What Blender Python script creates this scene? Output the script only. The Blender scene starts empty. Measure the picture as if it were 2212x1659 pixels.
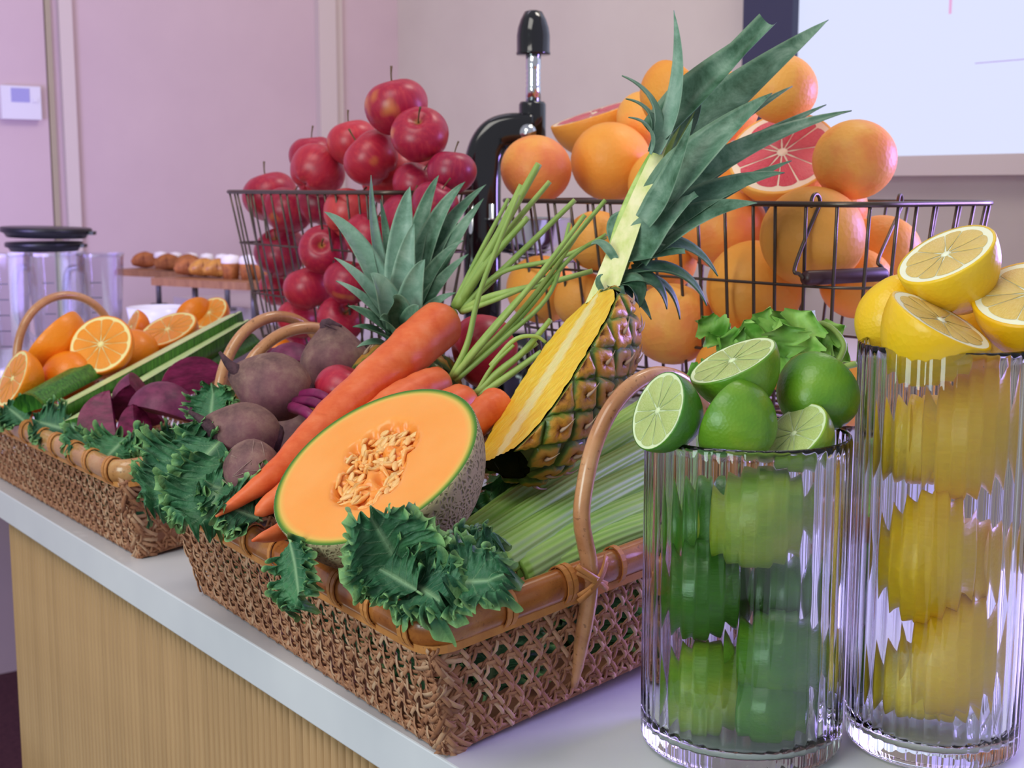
import bpy, math, random
import numpy as np
from mathutils import Matrix, Vector
rnd = random.Random(7)
S = bpy.context.scene
COL = S.collection
# ------------------------------------------------------------------ camera (47 mm, level horizon, pitched 8.3 degrees down)
FPX, CX, CY, CAMZ = 2900.0, 1106.0, 829.5, 0.42
PITCH = math.atan((CY - 405.0) / FPX)
cam = bpy.data.cameras.new('camera'); camo = bpy.data.objects.new('camera', cam); COL.objects.link(camo)
cam.sensor_width = 36.0; cam.lens = FPX / 2212.0 * 36.0
camo.location = (0, 0, CAMZ); camo.rotation_euler = (math.pi / 2 - PITCH, 0, 0)
cam.clip_start = 0.02; cam.clip_end = 50
cam.dof.use_dof = True; cam.dof.focus_distance = 1.08; cam.dof.aperture_fstop = 13.0
S.camera = camo
# ------------------------------------------------------------------ world, lights, exposure
w = bpy.data.worlds.new('room_ambience'); S.world = w; w.use_nodes = True
w.node_tree.nodes['Background'].inputs[0].default_value = (0.78, 0.79, 0.90, 1)
w.node_tree.nodes['Background'].inputs[1].default_value = 0.53
def area(name, loc, target, size, power, col, size_y=None):
    l = bpy.data.lights.new(name, 'AREA'); l.energy = power; l.color = col; l.shape = 'RECTANGLE'
    l.size = size; l.size_y = size_y or size
    o = bpy.data.objects.new(name, l); COL.objects.link(o); o.location = loc
    d = Vector(target) - Vector(loc); o.rotation_euler = d.to_track_quat('-Z', 'Y').to_euler(); return o
area('ceiling_panel_light', (-0.9, 0.2, 2.3), (-0.1, 1.3, 0.1), 1.3, 25, (1.0, 0.96, 0.88))
area('front_panel_light', (-2.0, -1.1, 0.7), (-0.2, 1.3, 0.0), 1.3, 46, (0.80, 1.0, 0.965))
area('violet_stage_light', (1.22, 1.72, 0.50), (0.1, 1.25, 0.12), 0.40, 21, (0.44, 0.30, 1.0))
area('violet_wash_light', (-1.45, 2.1, 0.4), (-1.5, 3.6, 0.75), 0.5, 14, (0.46, 0.36, 1.0))
area('rose_wash_light', (-0.4, 2.5, 1.9), (-0.8, 4.0, 0.7), 0.6, 3, (0.9, 0.74, 0.95))
area('warm_wall_light', (0.7, 2.1, 2.2), (0.2, 3.8, 0.7), 0.6, 17, (1.0, 0.93, 0.83))
S.view_settings.view_transform = 'Standard'; S.view_settings.look = 'None'
S.view_settings.gamma = 1.0; S.view_settings.use_curve_mapping = False
S.view_settings.exposure = 0.0
S.cycles.max_bounces = 14; S.cycles.transmission_bounces = 12; S.cycles.transparent_max_bounces = 16
S.cycles.diffuse_bounces = 4; S.cycles.glossy_bounces = 5
# ------------------------------------------------------------------ placing helpers
cp, sp = math.cos(PITCH), math.sin(PITCH)
def P(x, y, Z):
    a = (x - CX) / FPX; b = (y - CY) / FPX
    return np.array([a * Z, (cp - b * sp) * Z, CAMZ + (-sp - b * cp) * Z])
def D(r, u, t):
    v = np.array([r, u * sp - t * cp, u * cp + t * sp], float); return v / np.linalg.norm(v)
def nrm(v):
    v = np.asarray(v, float); return v / (np.linalg.norm(v) + 1e-12)
def V3(*a): return np.array(a, float)
def frame(z, loc=(0, 0, 0), x=None, s=1.0):
    z = nrm(z); x = np.array(x if x is not None else (1, 0, 0.013), float)
    if abs(np.dot(nrm(x), z)) > 0.97: x = np.array((0, 1, 0.1))
    x = nrm(x - z * np.dot(x, z)); y = np.cross(z, x)
    sc = (s, s, s) if np.isscalar(s) else s
    M = Matrix.Identity(4)
    for i in range(3):
        M[i][0] = x[i] * sc[0]; M[i][1] = y[i] * sc[1]; M[i][2] = z[i] * sc[2]; M[i][3] = loc[i]
    return M
# ------------------------------------------------------------------ material helpers
def rgb(h):
    h = h.lstrip('#'); o = []
    for i in (0, 2, 4):
        c = int(h[i:i + 2], 16) / 255.0
        o.append(c / 12.92 if c <= 0.04045 else ((c + 0.055) / 1.055) ** 2.4)
    return (*o, 1.0)
class N:
    def __init__(s, name):
        s.m = bpy.data.materials.new(name); s.m.use_nodes = True
        s.t = s.m.node_tree; s.b = s.t.nodes['Principled BSDF']
    def n(s, typ, **kw):
        x = s.t.nodes.new(typ)
        for k, v in kw.items():
            if k.startswith('i_'):
                key = k[2:]; key = int(key) if key.isdigit() else key.replace('_', ' ')
                x.inputs[key].default_value = v
            else: setattr(x, k, v)
        return x
    def l(s, a, b): s.t.links.new(a, b)
    def coords(s, which='Object', scale=None):
        tc = s.n('ShaderNodeTexCoord'); o = tc.outputs[which]
        if scale is not None:
            mp = s.n('ShaderNodeMapping'); mp.inputs['Scale'].default_value = scale if hasattr(scale, '__len__') else (scale,) * 3
            s.l(o, mp.inputs[0]); o = mp.outputs[0]
        return o
    def noise(s, scale, detail=3, rough=0.55, co=None, dist=0.0):
        x = s.n('ShaderNodeTexNoise'); x.inputs['Scale'].default_value = scale; x.inputs['Detail'].default_value = detail
        x.inputs['Roughness'].default_value = rough; x.inputs['Distortion'].default_value = dist
        if co is not None: s.l(co, x.inputs['Vector'])
        return x.outputs['Fac']
    def ramp(s, fac, stops, interp='LINEAR'):
        r = s.n('ShaderNodeValToRGB'); r.color_ramp.interpolation = interp; e = r.color_ramp.elements
        while len(e) < len(stops): e.new(0.5)
        for i, (p, c) in enumerate(stops):
            e[i].position = p; e[i].color = rgb(c) if isinstance(c, str) else (c if hasattr(c, '__len__') else (c, c, c, 1))
        s.l(fac, r.inputs[0]); return r.outputs[0]
    def mix(s, fac, a, b, blend='MIX'):
        x = s.n('ShaderNodeMix'); x.data_type = 'RGBA'; x.blend_type = blend
        for v, i in ((fac, 0), (a, 6), (b, 7)):
            if isinstance(v, str): x.inputs[i].default_value = rgb(v)
            elif isinstance(v, (int, float)): x.inputs[i].default_value = v
            else: s.l(v, x.inputs[i])
        return x.outputs[2]
    def attr(s, name):
        a = s.n('ShaderNodeAttribute'); a.attribute_name = name; return a.outputs['Fac']
    def math(s, op, a, b=None):
        x = s.n('ShaderNodeMath'); x.operation = op
        for v, i in ((a, 0), (b, 1)):
            if v is None: continue
            if isinstance(v, (int, float)): x.inputs[i].default_value = v
            else: s.l(v, x.inputs[i])
        return x.outputs[0]
    def rand(s): return s.n('ShaderNodeObjectInfo').outputs['Random']
    def color(s, c):
        if isinstance(c, str): s.b.inputs['Base Color'].default_value = rgb(c)
        else: s.l(c, s.b.inputs['Base Color'])
        return s
    def set(s, rough=0.5, spec=0.5, metal=0.0, coat=0.0, sss=0.0, sssr=(0.01, 0.004, 0.002), coatr=0.1, trans=0.0, ior=1.45):
        i = s.b.inputs
        i['Roughness'].default_value = rough; i['Specular IOR Level'].default_value = spec; i['Metallic'].default_value = metal
        i['Coat Weight'].default_value = coat; i['Coat Roughness'].default_value = coatr
        i['Transmission Weight'].default_value = trans; i['IOR'].default_value = ior
        if sss:
            i['Subsurface Weight'].default_value = sss; i['Subsurface Radius'].default_value = (1.0, 0.45, 0.2); i['Subsurface Scale'].default_value = 0.006
        return s
    def bump(s, h, strength=0.3, dist=0.001):
        b = s.n('ShaderNodeBump'); b.inputs['Strength'].default_value = strength; b.inputs['Distance'].default_value = dist
        s.l(h, b.inputs['Height']); s.l(b.outputs[0], s.b.inputs['Normal']); return s
def simple(name, col, rough=0.5, **kw):
    return N(name).color(col).set(rough=rough, **kw).m
def noisy(name, c1, c2, scale=20, rough=0.5, bump=0.0, bscale=200, co='Object', cscale=None, lo=0.35, hi=0.65, bdist=0.001, var=0.0, **kw):
    s = N(name); c = s.coords(co, cscale)
    col = s.ramp(s.noise(scale, 4, 0.6, c), [(lo, c1), (hi, c2)])
    if var:
        col = s.mix(var, col, s.ramp(s.rand(), [(0, c1), (1, c2)]))
    s.color(col).set(rough=rough, **kw)
    if bump: s.bump(s.noise(bscale, 2, 0.5, c), bump, bdist)
    return s.m
def peel(name, stops, rough=0.38, pore=260, bump=0.35, spec=0.45, coat=0.15, green=None):
    s = N(name); c = s.coords('Object')
    f = s.math('ADD', s.math('MULTIPLY', s.noise(18, 3, 0.6, c), 0.55), s.math('MULTIPLY', s.rand(), 0.45))
    s.color(s.ramp(f, stops)).set(rough=rough, spec=spec, coat=coat, coatr=0.25, sss=0.12)
    v = s.n('ShaderNodeTexVoronoi'); v.inputs['Scale'].default_value = pore; s.l(c, v.inputs['Vector'])
    s.bump(v.outputs['Distance'], bump, 0.0008); return s.m
def pulp(name, c1, c2, rough=0.22):
    s = N(name); uv = s.coords('UV')
    mp = s.n('ShaderNodeMapping'); mp.inputs['Scale'].default_value = (9, 70, 1); s.l(uv, mp.inputs[0])
    n1 = s.noise(1.0, 3, 0.6, mp.outputs[0], 0.4)
    s.color(s.ramp(n1, [(0.3, c1), (0.7, c2)])).set(rough=rough, spec=0.5, sss=0.25)
    s.bump(n1, 0.55, 0.0012); return s.m
M = {}
M['white_top'] = noisy('white_laminate', '#DCDDE2', '#D2D3DA', 4, 0.32, spec=0.5)
def wood_slat():
    s = N('oak_slat_wood'); c = s.coords('Object', (60, 60, 3.0))
    n1 = s.noise(1.3, 5, 0.65, c, 0.3)
    col = s.ramp(n1, [(0.25, '#86684A'), (0.5, '#A88762'), (0.75, '#BE9E78')])
    col = s.mix(0.45, col, s.ramp(s.rand(), [(0, '#9A774E'), (0.5, '#B48F63'), (1, '#A88358')]))
    s.color(col).set(rough=0.5, spec=0.3).bump(n1, 0.3, 0.0006); return s.m
M['slat'] = wood_slat()
M['groove'] = simple('dark_groove_wood', '#5A4129', 0.7)
M['carpet'] = noisy('dark_red_carpet', '#4A2630', '#5C333A', 90, 0.95, bump=0.5, bscale=400)
M['wall'] = noisy('painted_wall', '#CFC3B6', '#CABDB1', 3, 0.85, spec=0.15)
M['wall_rose'] = noisy('rose_painted_wall', '#C8B0B4', '#C3ABB0', 3, 0.85, spec=0.15)
M['trim'] = simple('painted_trim', '#CBBBB6', 0.6)
M['trim_gap'] = simple('brass_edge_strip', '#A3967F', 0.6)
M['screen_frame'] = simple('dark_screen_bezel', '#35374F', 0.45)
M['plastic_white'] = simple('white_plastic', '#D6D2DA', 0.4)
M['bamboo'] = None
def bamboo(name, a, b, c3, sc=(14, 14, 14)):
    s = N(name); co = s.coords('Object', sc)
    n1 = s.noise(2.0, 5, 0.65, co, 0.6); n2 = s.noise(30, 2, 0.5, co)
    col = s.ramp(n1, [(0.3, a), (0.52, b), (0.75, c3)])
    col = s.mix(s.ramp(n2, [(0.62, 0.0), (0.72, 0.55)]), col, '#5B3319')
    s.color(col).set(rough=0.28, spec=0.5, coat=0.45).bump(n1, 0.2, 0.001); return s.m
M['bamboo'] = bamboo('varnished_bamboo', '#8A4A22', '#A8652F', '#C08243')
M['bamboo_pale'] = bamboo('worn_pale_bamboo', '#A8713F', '#C08A55', '#CFA878')
M['rattan'] = bamboo('rattan_pole', '#A96F48', '#C48A5E', '#D3A077', (9, 9, 9))
M['binding'] = noisy('cane_binding', '#B4733C', '#D09050', 60, 0.42, spec=0.4, var=0.5)
def cane():
    s = N('woven_cane'); co = s.coords('Object')
    n1 = s.noise(34, 4, 0.7, co)
    col = s.ramp(n1, [(0.28, '#85573F'), (0.5, '#AA795A'), (0.72, '#C49878')])
    col = s.mix(0.75, col, s.ramp(s.attr('tone'), [(0, '#84543C'), (0.35, '#A87254'), (0.7, '#BE8B6A'), (1, '#D8B494')]))
    s.color(col).set(rough=0.5, spec=0.3).bump(s.noise(300, 2, 0.5, co), 0.3, 0.0006); return s.m
M['cane'] = cane()
M['wire'] = simple('bronze_wire', '#5C5048', 0.35, metal=0.75)
M['grip'] = noisy('dark_wood_grip', '#3A2024', '#4A2A2C', 60, 0.4)
M['black_gloss'] = simple('black_gloss_enamel', '#0C0C11', 0.12, coat=0.6, coatr=0.03)
M['black_plastic'] = simple('black_plastic', '#15161C', 0.35)
M['chrome'] = simple('chrome', '#D5D8DC', 0.12, metal=1.0)
def glass(name, tint, ior=1.47):
    s = N(name); s.color(tint).set(rough=0.0, trans=1.0, ior=ior); return s.m
M['glass'] = glass('fluted_glass', '#F6FBF9')
def clear(name):
    s = N(name); out = s.t.nodes['Material Output']
    tr = s.n('ShaderNodeBsdfTransparent'); tr.inputs[0].default_value = (0.86, 0.87, 0.93, 1)
    gl = s.n('ShaderNodeBsdfGlossy'); gl.inputs['Roughness'].default_value = 0.08
    fr = s.n('ShaderNodeLayerWeight'); fr.inputs[0].default_value = 0.35
    mx = s.n('ShaderNodeMixShader'); s.l(fr.outputs['Facing'], mx.inputs[0]); s.l(tr.outputs[0], mx.inputs[1]); s.l(gl.outputs[0], mx.inputs[2])
    s.l(mx.outputs[0], out.inputs[0]); return s.m
M['clear'] = clear('clear_plastic')
# fruit and vegetables
M['orange_peel'] = peel('orange_peel', [(0.2, '#E8710C'), (0.5, '#F0820F'), (0.8, '#F79420')])
M['grapefruit_peel'] = peel('grapefruit_peel', rough=0.5, spec=0.3, coat=0.05, stops= [(0.2, '#EB9338'), (0.42, '#F0A244'), (0.62, '#F2AC54'), (0.72, '#EE9450'), (0.9, '#E26E54')], pore=230, bump=0.5)
M['lemon_peel'] = peel('lemon_peel', [(0.2, '#E6AC0E'), (0.5, '#EDBE1A'), (0.8, '#EBC632')], pore=260, bump=0.32)
M['lime_peel'] = peel('lime_peel', [(0.25, '#2A6416'), (0.46, '#43801B'), (0.60, '#6E9A22'), (0.74, '#9AAE2C'), (0.9, '#B8B83A')], pore=420, bump=0.28, coat=0.3)
M['pith_orange'] = simple('pale_orange_pith', '#F6DF9A', 0.5, sss=0.2)
M['pith_grapefruit'] = simple('pink_white_pith', '#F3D6BE', 0.5, sss=0.2)
M['pith_lemon'] = simple('lemon_pith', '#F3EFD2', 0.5, sss=0.2)
M['pith_lime'] = simple('lime_pith', '#DDE8B8', 0.5, sss=0.2)
M['pulp_orange'] = pulp('orange_pulp', '#F0860E', '#FBA63A')
M['pulp_grapefruit'] = pulp('grapefruit_pulp', '#C63048', '#E2606A')
M['pulp_lemon'] = pulp('lemon_pulp', '#DDB556', '#EDD084')
M['pulp_lime'] = pulp('lime_pulp', '#A9BE62', '#CDD994')
def apple():
    s = N('red_apple_skin'); c = s.coords('Object')
    st = s.coords('Object', (95, 95, 22)); r = s.rand()
    f1 = s.noise(14, 3, 0.6, c); f2 = s.noise(1.6, 4, 0.65, st)
    red = s.ramp(f2, [(0.3, '#8E1634'), (0.5, '#B0223C'), (0.72, '#CC4848')])
    red = s.mix(0.55, red, s.ramp(r, [(0, '#7E1440'), (0.45, '#A81C3A'), (0.8, '#C83440'), (1, '#DC5A48')]))
    vv = s.n('ShaderNodeVectorMath'); vv.operation = 'ADD'; s.l(c, vv.inputs[0])
    cb = s.n('ShaderNodeCombineXYZ'); s.l(r, cb.inputs[0]); s.l(r, cb.inputs[1]); s.l(cb.outputs[0], vv.inputs[1])
    patch = s.ramp(s.noise(15, 2, 0.5, vv.outputs[0]), [(0.66, 0.0), (0.82, 0.8)])
    col = s.mix(patch, red, '#EFA544')
    top = s.ramp(s.attr('top'), [(0.0, 0.0), (0.55, 0.05), (1.0, 0.8)])
    col = s.mix(top, col, '#A3853A')
    s.color(col).set(rough=0.36, spec=0.45, coat=0.12, coatr=0.25, sss=0.08); return s.m
M['apple'] = apple()
M['stem'] = simple('woody_stem', '#5E4A2C', 0.7)
def carrot():
    s = N('carrot_skin'); c = s.coords('Object', (1, 1, 1))
    rings = s.noise(1.0, 3, 0.6, s.coords('Object', (30, 30, 190)))
    f = s.noise(45, 4, 0.65, c)
    col = s.ramp(f, [(0.3, '#D9592A'), (0.55, '#E56F3E'), (0.8, '#EA8557')])
    col = s.mix(s.ramp(rings, [(0.66, 0.0), (0.76, 0.45)]), col, '#C9511F')
    s.color(col).set(rough=0.42, spec=0.4, sss=0.12).bump(rings, 0.35, 0.001); return s.m
M['carrot'] = carrot()
M['carrot_stalk'] = noisy('carrot_stalk', '#7C9A45', '#A6BE68', 50, 0.5, cscale=(1, 1, 0.3), sss=0.1, var=0.5)
def beet():
    s = N('earthy_beet_skin'); c = s.coords('Object')
    f = s.noise(30, 6, 0.7, c); f2 = s.noise(9, 3, 0.6, c)
    col = s.ramp(f, [(0.3, '#4E343A'), (0.5, '#7E5E58'), (0.72, '#A88E78')])
    col = s.mix(s.ramp(f2, [(0.46, 0.0), (0.72, 0.7)]), col, '#84455C')
    s.color(col).set(rough=0.62, spec=0.3).bump(f, 0.35, 0.0015); return s.m
M['beet'] = beet()
M['beet_dark'] = noisy('dark_beet_crown', '#35202A', '#5A3A44', 120, 0.75, bump=0.5, bscale=500)
M['root_hair'] = simple('pale_root_hair', '#9A7C74', 0.7)
M['beet_stem'] = noisy('magenta_beet_stem', '#561038', '#8A2058', 60, 0.4, var=0.4, spec=0.5)
M['beet_flesh'] = noisy('cut_beet_flesh', '#560C30', '#86204F', 40, 0.45, bump=0.3, bscale=220, cscale=(1, 1, 3))
M['beet_peeled'] = noisy('peeled_beet_skin', '#551B3A', '#7C3154', 60, 0.5, bump=0.25, bscale=160)
M['cuke_skin'] = noisy('cucumber_skin', '#1E4E16', '#478428', 40, 0.3, cscale=(8, 8, 0.6), bump=0.15, bscale=120, spec=0.5)
M['cuke_flesh'] = noisy('cucumber_flesh', '#BFD08A', '#D6E2AA', 60, 0.35, cscale=(1, 1, 0.3), sss=0.3)
def celery():
    s = N('celery_stalk'); r = s.attr('rib')
    c = s.coords('Object'); f = s.noise(12, 3, 0.5, c)
    col = s.ramp(f, [(0.3, '#76AC3E'), (0.7, '#9CC45C')])
    col = s.mix(s.math('MULTIPLY', r, 0.35), col, '#C2DF92')
    s.color(col).set(rough=0.48, spec=0.3, sss=0.15); return s.m
M['celery'] = celery()
M['celery_leaf'] = noisy('celery_leaf', '#5E9C32', '#9CC662', 30, 0.5, bump=0.5, bscale=120, sss=0.1)
def kale():
    s = N('curly_kale'); v = s.attr('vein'); e = s.attr('edge'); c = s.coords('Object')
    f = s.noise(35, 4, 0.65, c)
    col = s.ramp(f, [(0.3, '#1F4838'), (0.52, '#326045'), (0.75, '#4E8056')])
    col = s.mix(0.25, col, s.ramp(s.rand(), [(0, '#285846'), (1, '#4E8E48')]))
    col = s.mix(s.ramp(e, [(0.84, 0.0), (1.0, 0.75)]), col, '#92BC74')
    col = s.mix(s.math('MULTIPLY', v, 0.75), col, '#93B588')
    s.color(col).set(rough=0.5, spec=0.35)
    s.bump(s.math('SUBTRACT', s.noise(110, 4, 0.6, c), s.math('MULTIPLY', v, 0.6)), 0.6, 0.003); return s.m
M['kale'] = kale()
M['kale_rib'] = simple('pale_kale_midrib', '#8DB47C', 0.45, sss=0.1)
def melon_rind():
    s = N('netted_melon_rind'); c = s.coords('Object'); 
    n = s.n('ShaderNodeTexNoise'); n.inputs['Scale'].default_value = 60; s.l(c, n.inputs['Vector'])
    mx = s.n('ShaderNodeMix'); mx.data_type = 'VECTOR'; mx.inputs[0].default_value = 0.012; s.l(c, mx.inputs[4]); s.l(n.outputs['Color'], mx.inputs[5])
    v = s.n('ShaderNodeTexVoronoi'); v.feature = 'DISTANCE_TO_EDGE'; v.inputs['Scale'].default_value = 230; s.l(mx.outputs[1], v.inputs['Vector'])
    net = s.ramp(v.outputs['Distance'], [(0.10, 1.0), (0.34, 0.0)])
    f = s.noise(25, 3, 0.5, c)
    base = s.ramp(f, [(0.3, '#6E674A'), (0.7, '#857C5C')])
    s.color(s.mix(net, base, '#AB9C78')).set(rough=0.7, spec=0.25).bump(net, 0.8, 0.0012); return s.m
M['melon_rind'] = melon_rind()
def melon_flesh():
    s = N('orange_melon_flesh'); r = s.attr('rad'); c = s.coords('Object')
    f = s.noise(16, 3, 0.5, c)
    col = s.ramp(f, [(0.3, '#F39238'), (0.7, '#F7A85C')])
    ring = s.ramp(r, [(0.0, '#F08A2C'), (0.28, '#F0923C'), (0.5, '#F3A04E'), (0.88, '#F5A451'), (0.93, '#E5B45A'), (0.955, '#9AA03C'), (0.975, '#4D7A28'), (1.0, '#3A6A20')])
    fac = s.ramp(r, [(0.3, 0.55), (0.6, 0.4), (0.88, 0.5), (0.93, 1.0)])
    s.color(s.mix(fac, col, ring)).set(rough=0.3, spec=0.45, sss=0.35)
    s.bump(s.noise(260, 3, 0.6, c), 0.12, 0.0008); return s.m
M['melon_flesh'] = melon_flesh()
M['melon_pulp'] = noisy('stringy_melon_pulp', '#F39C46', '#FBBE7C', 120, 0.25, bump=0.4, bscale=200, sss=0.35)
M['melon_seed'] = noisy('melon_seed', '#E9AE68', '#F4C98E', 90, 0.35, var=0.4, sss=0.2)
def pine_flesh():
    s = N('pineapple_flesh'); a = s.attr('across'); c = s.coords('Object')
    f = s.noise(1.0, 4, 0.65, s.coords('Object', (90, 260, 60)), 0.4)
    col = s.ramp(f, [(0.28, '#E9AE22'), (0.55, '#F5C93F'), (0.8, '#F9DC70')])
    core = s.ramp(a, [(0.14, 1.0), (0.26, 0.0)])
    col = s.mix(s.math('MULTIPLY', core, 0.8), col, '#F0E3A4')
    s.color(col).set(rough=0.32, spec=0.45, sss=0.3).bump(f, 0.45, 0.002); return s.m
M['pine_flesh'] = pine_flesh()
M['pine_core'] = noisy('pale_crown_core', '#C9D27A', '#EFE7B4', 60, 0.4, cscale=(1, 1, 0.2), sss=0.2)
def pine_eye():
    s = N('pineapple_eye'); h = s.attr('h'); c = s.coords('Object'); r = s.rand()
    f = s.noise(160, 4, 0.65, c)
    col = s.ramp(h, [(0.0, '#2C4412'), (0.14, '#56761E'), (0.30, '#B98A2C'), (0.66, '#D58C30'), (0.88, '#A55A26'), (1.0, '#5A3420')])
    alt = s.ramp(r, [(0, '#56641C'), (0.35, '#C07A2A'), (0.8, '#D89A30'), (1, '#6E5A20')])
    col = s.mix(s.math('MULTIPLY', h, 0.45), col, alt)
    col = s.mix(s.ramp(f, [(0.5, 0.0), (0.78, 0.6)]), col, '#6A3A1C')
    s.color(col).set(rough=0.4, spec=0.45, coat=0.15).bump(f, 0.5, 0.0015); return s.m
M['pine_eye'] = pine_eye()
M['pine_rind'] = noisy('dark_pineapple_rind', '#34421A', '#55521F', 60, 0.5)
M['bract'] = simple('papery_bract', '#A98A74', 0.6)
def pine_leaf(name, a, b, c2):
    s = N(name); c = s.coords('Object'); f = s.noise(26, 5, 0.7, c, 0.5)
    col = s.ramp(f, [(0.32, a), (0.5, b), (0.7, c2)])
    e = s.attr('edge'); col = s.mix(s.ramp(e, [(0.8, 0.0), (1.0, 0.45)]), col, '#8FA78A')
    s.color(col).set(rough=0.42, spec=0.4).bump(f, 0.15, 0.001); return s.m
M['pine_leaf'] = pine_leaf('pineapple_leaf', '#2E5238', '#587C64', '#86A28C')
M['pine_leaf_pale'] = pine_leaf('pineapple_leaf_blue_green', '#567C66', '#789A86', '#98B2A0')
M['pine_leaf_cut'] = noisy('cut_leaf_base', '#7FA83A', '#C3D67E', 40, 0.4)
M['muffin'] = noisy('baked_muffin', '#8A4A26', '#B9713C', 60, 0.7, bump=0.4, bscale=120)
M['pastry'] = noisy('glazed_pastry', '#A2602A', '#D89A48', 60, 0.4, bump=0.3)
M['icing'] = simple('white_icing', '#EFE6EE', 0.5)
M['board'] = noisy('serving_board_wood', '#8F5E42', '#A97653', 20, 0.5, cscale=(1, 6, 1))
M['cloth'] = simple('pale_table_top', '#C2B2BC', 0.6)
M['lilac_white'] = simple('white_bowl_glaze', '#E4E0EA', 0.25)
M['batter'] = simple('pale_yellow_cream', '#E2C48C', 0.5)
def emis(name, col, st):
    s = N(name); s.color('#101018'); s.b.inputs['Emission Color'].default_value = rgb(col); s.b.inputs['Emission Strength'].default_value = st; return s.m
M['screen'] = emis('lit_led_screen', '#DCE2FF', 1.0)
M['screen_pink'] = emis('lit_pink_line', '#F0B4E4', 0.9)
M['screen_violet'] = emis('lit_violet_line', '#BFA8EE', 0.9)
M['screen_blue'] = emis('lit_blue_display', '#A69CF2', 0.8)
M['steel'] = simple('grey_steel', '#6E6A70', 0.4, metal=0.6)
# ------------------------------------------------------------------ mesh helpers
class MB:
    def __init__(s): s.v = []; s.f = []; s.n = 0; s.at = {}; s.mi = []
    def add(s, v, f, at=None, mi=0):
        v = np.asarray(v, float).reshape(-1, 3); s.v.append(v)
        s.f += [tuple(i + s.n for i in q) for q in f]; s.mi += [mi] * len(f)
        if at:
            for k, a in at.items(): s.at.setdefault(k, []).append((s.n, np.asarray(a, float).ravel()))
        s.n += len(v); return s
    def data(s, name, mats, smooth=True):
        me = bpy.data.meshes.new(name); vv = np.concatenate(s.v) if s.v else np.zeros((0, 3))
        me.from_pydata(vv.tolist(), [], s.f)
        for m in (mats if isinstance(mats, (list, tuple)) else [mats]): me.materials.append(m)
        if any(s.mi): me.polygons.foreach_set('material_index', s.mi)
        me.polygons.foreach_set('use_smooth', [bool(smooth)] * len(me.polygons))
        for k, L in s.at.items():
            arr = np.zeros(s.n)
            for o, a in L: arr[o:o + len(a)] = a
            at = me.attributes.new(k, 'FLOAT', 'POINT'); at.data.foreach_set('value', arr.astype(np.float32))
        me.update(); return me
    def xf(s, Mx):
        R = np.array(Mx.to_3x3()); t = np.array(Mx.translation)
        s.v = [v @ R.T + t for v in s.v]; return s
def link(name, me, parent=None, mw=None):
    o = bpy.data.objects.new(name, me); COL.objects.link(o)
    if parent is not None: o.parent = parent
    if mw is not None: o.matrix_local = mw
    return o
def part(name, mb, mat, parent, smooth=True, mw=None, kind=None, label=None):
    o = link(name, mb.data(name, mat, smooth), parent, mw)
    if kind: o['kind'] = kind
    if label: o['label'] = label
    return o
def tag(o, label=None, cat=None, group=None, kind=None):
    for k, v in (('label', label), ('category', cat), ('group', group), ('kind', kind)):
        if v: o[k] = v
    return o
def thing(name, label, cat, loc=(0, 0, 0), group=None, mw=None):
    o = bpy.data.objects.new(name, None); COL.objects.link(o); o.empty_display_size = 0.02
    if mw is not None: o.matrix_world = mw
    else: o.location = loc
    return tag(o, label, cat, group)
def dup(root, mw, label=None, group=None):
    r = root.copy(); COL.objects.link(r); r.matrix_world = mw
    if label: r['label'] = label
    if group: r['group'] = group
    for ch in list(root.children):
        c = ch.copy(); COL.objects.link(c); c.parent = r
        for g in list(ch.children):
            d = g.copy(); COL.objects.link(d); d.parent = c
    return r
def gridf(nu, nv, closeu=False, closev=False):
    f = []
    for i in range(nu - (0 if closeu else 1)):
        for j in range(nv - (0 if closev else 1)):
            a = i * nv + j; b = i * nv + (j + 1) % nv; c = ((i + 1) % nu) * nv + (j + 1) % nv; d = ((i + 1) % nu) * nv + j
            f.append((a, b, c, d))
    return f
def sweep(path, rad, seg=10, prof=None, cap=True, closed=False, up=None):
    """a tube along a path; rad scalar or list; prof = list of (x,y) unit cross-section"""
    p = np.asarray(path, float); n = len(p)
    r = np.full(n, rad) if np.isscalar(rad) else np.asarray(rad, float)
    if closed: T = np.roll(p, -1, 0) - np.roll(p, 1, 0)
    else: T = np.gradient(p, axis=0)
    T /= np.linalg.norm(T, axis=1)[:, None] + 1e-12
    if prof is None:
        a = np.arange(seg) / seg * 2 * math.pi; prof = np.stack([np.cos(a), np.sin(a)], 1)
    prof = np.asarray(prof, float); k = len(prof)
    u = np.array(up if up is not None else (0, 0, 1), float)
    if abs(np.dot(nrm(u), T[0])) > 0.95: u = np.array((1, 0.2, 0), float)
    vs = []; x = None
    for i in range(n):
        if up is not None:
            x = u - T[i] * np.dot(u, T[i])
        else:
            x = (u if x is None else x) ; x = x - T[i] * np.dot(x, T[i])
        x = nrm(x); y = np.cross(T[i], x)
        vs.append(p[i] + r[i] * (prof[:, :1] * y + prof[:, 1:2] * x))
    v = np.concatenate(vs); f = gridf(n, k, closed, True)
    if cap and not closed:
        f.append(tuple(range(k))[::-1]); f.append(tuple((n - 1) * k + i for i in range(k)))
    return v, f
def bez(p0, p1, p2, n):
    t = np.linspace(0, 1, n)[:, None]; p0, p1, p2 = map(lambda q: np.asarray(q, float), (p0, p1, p2))
    return (1 - t) ** 2 * p0 + 2 * t * (1 - t) * p1 + t * t * p2
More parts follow.
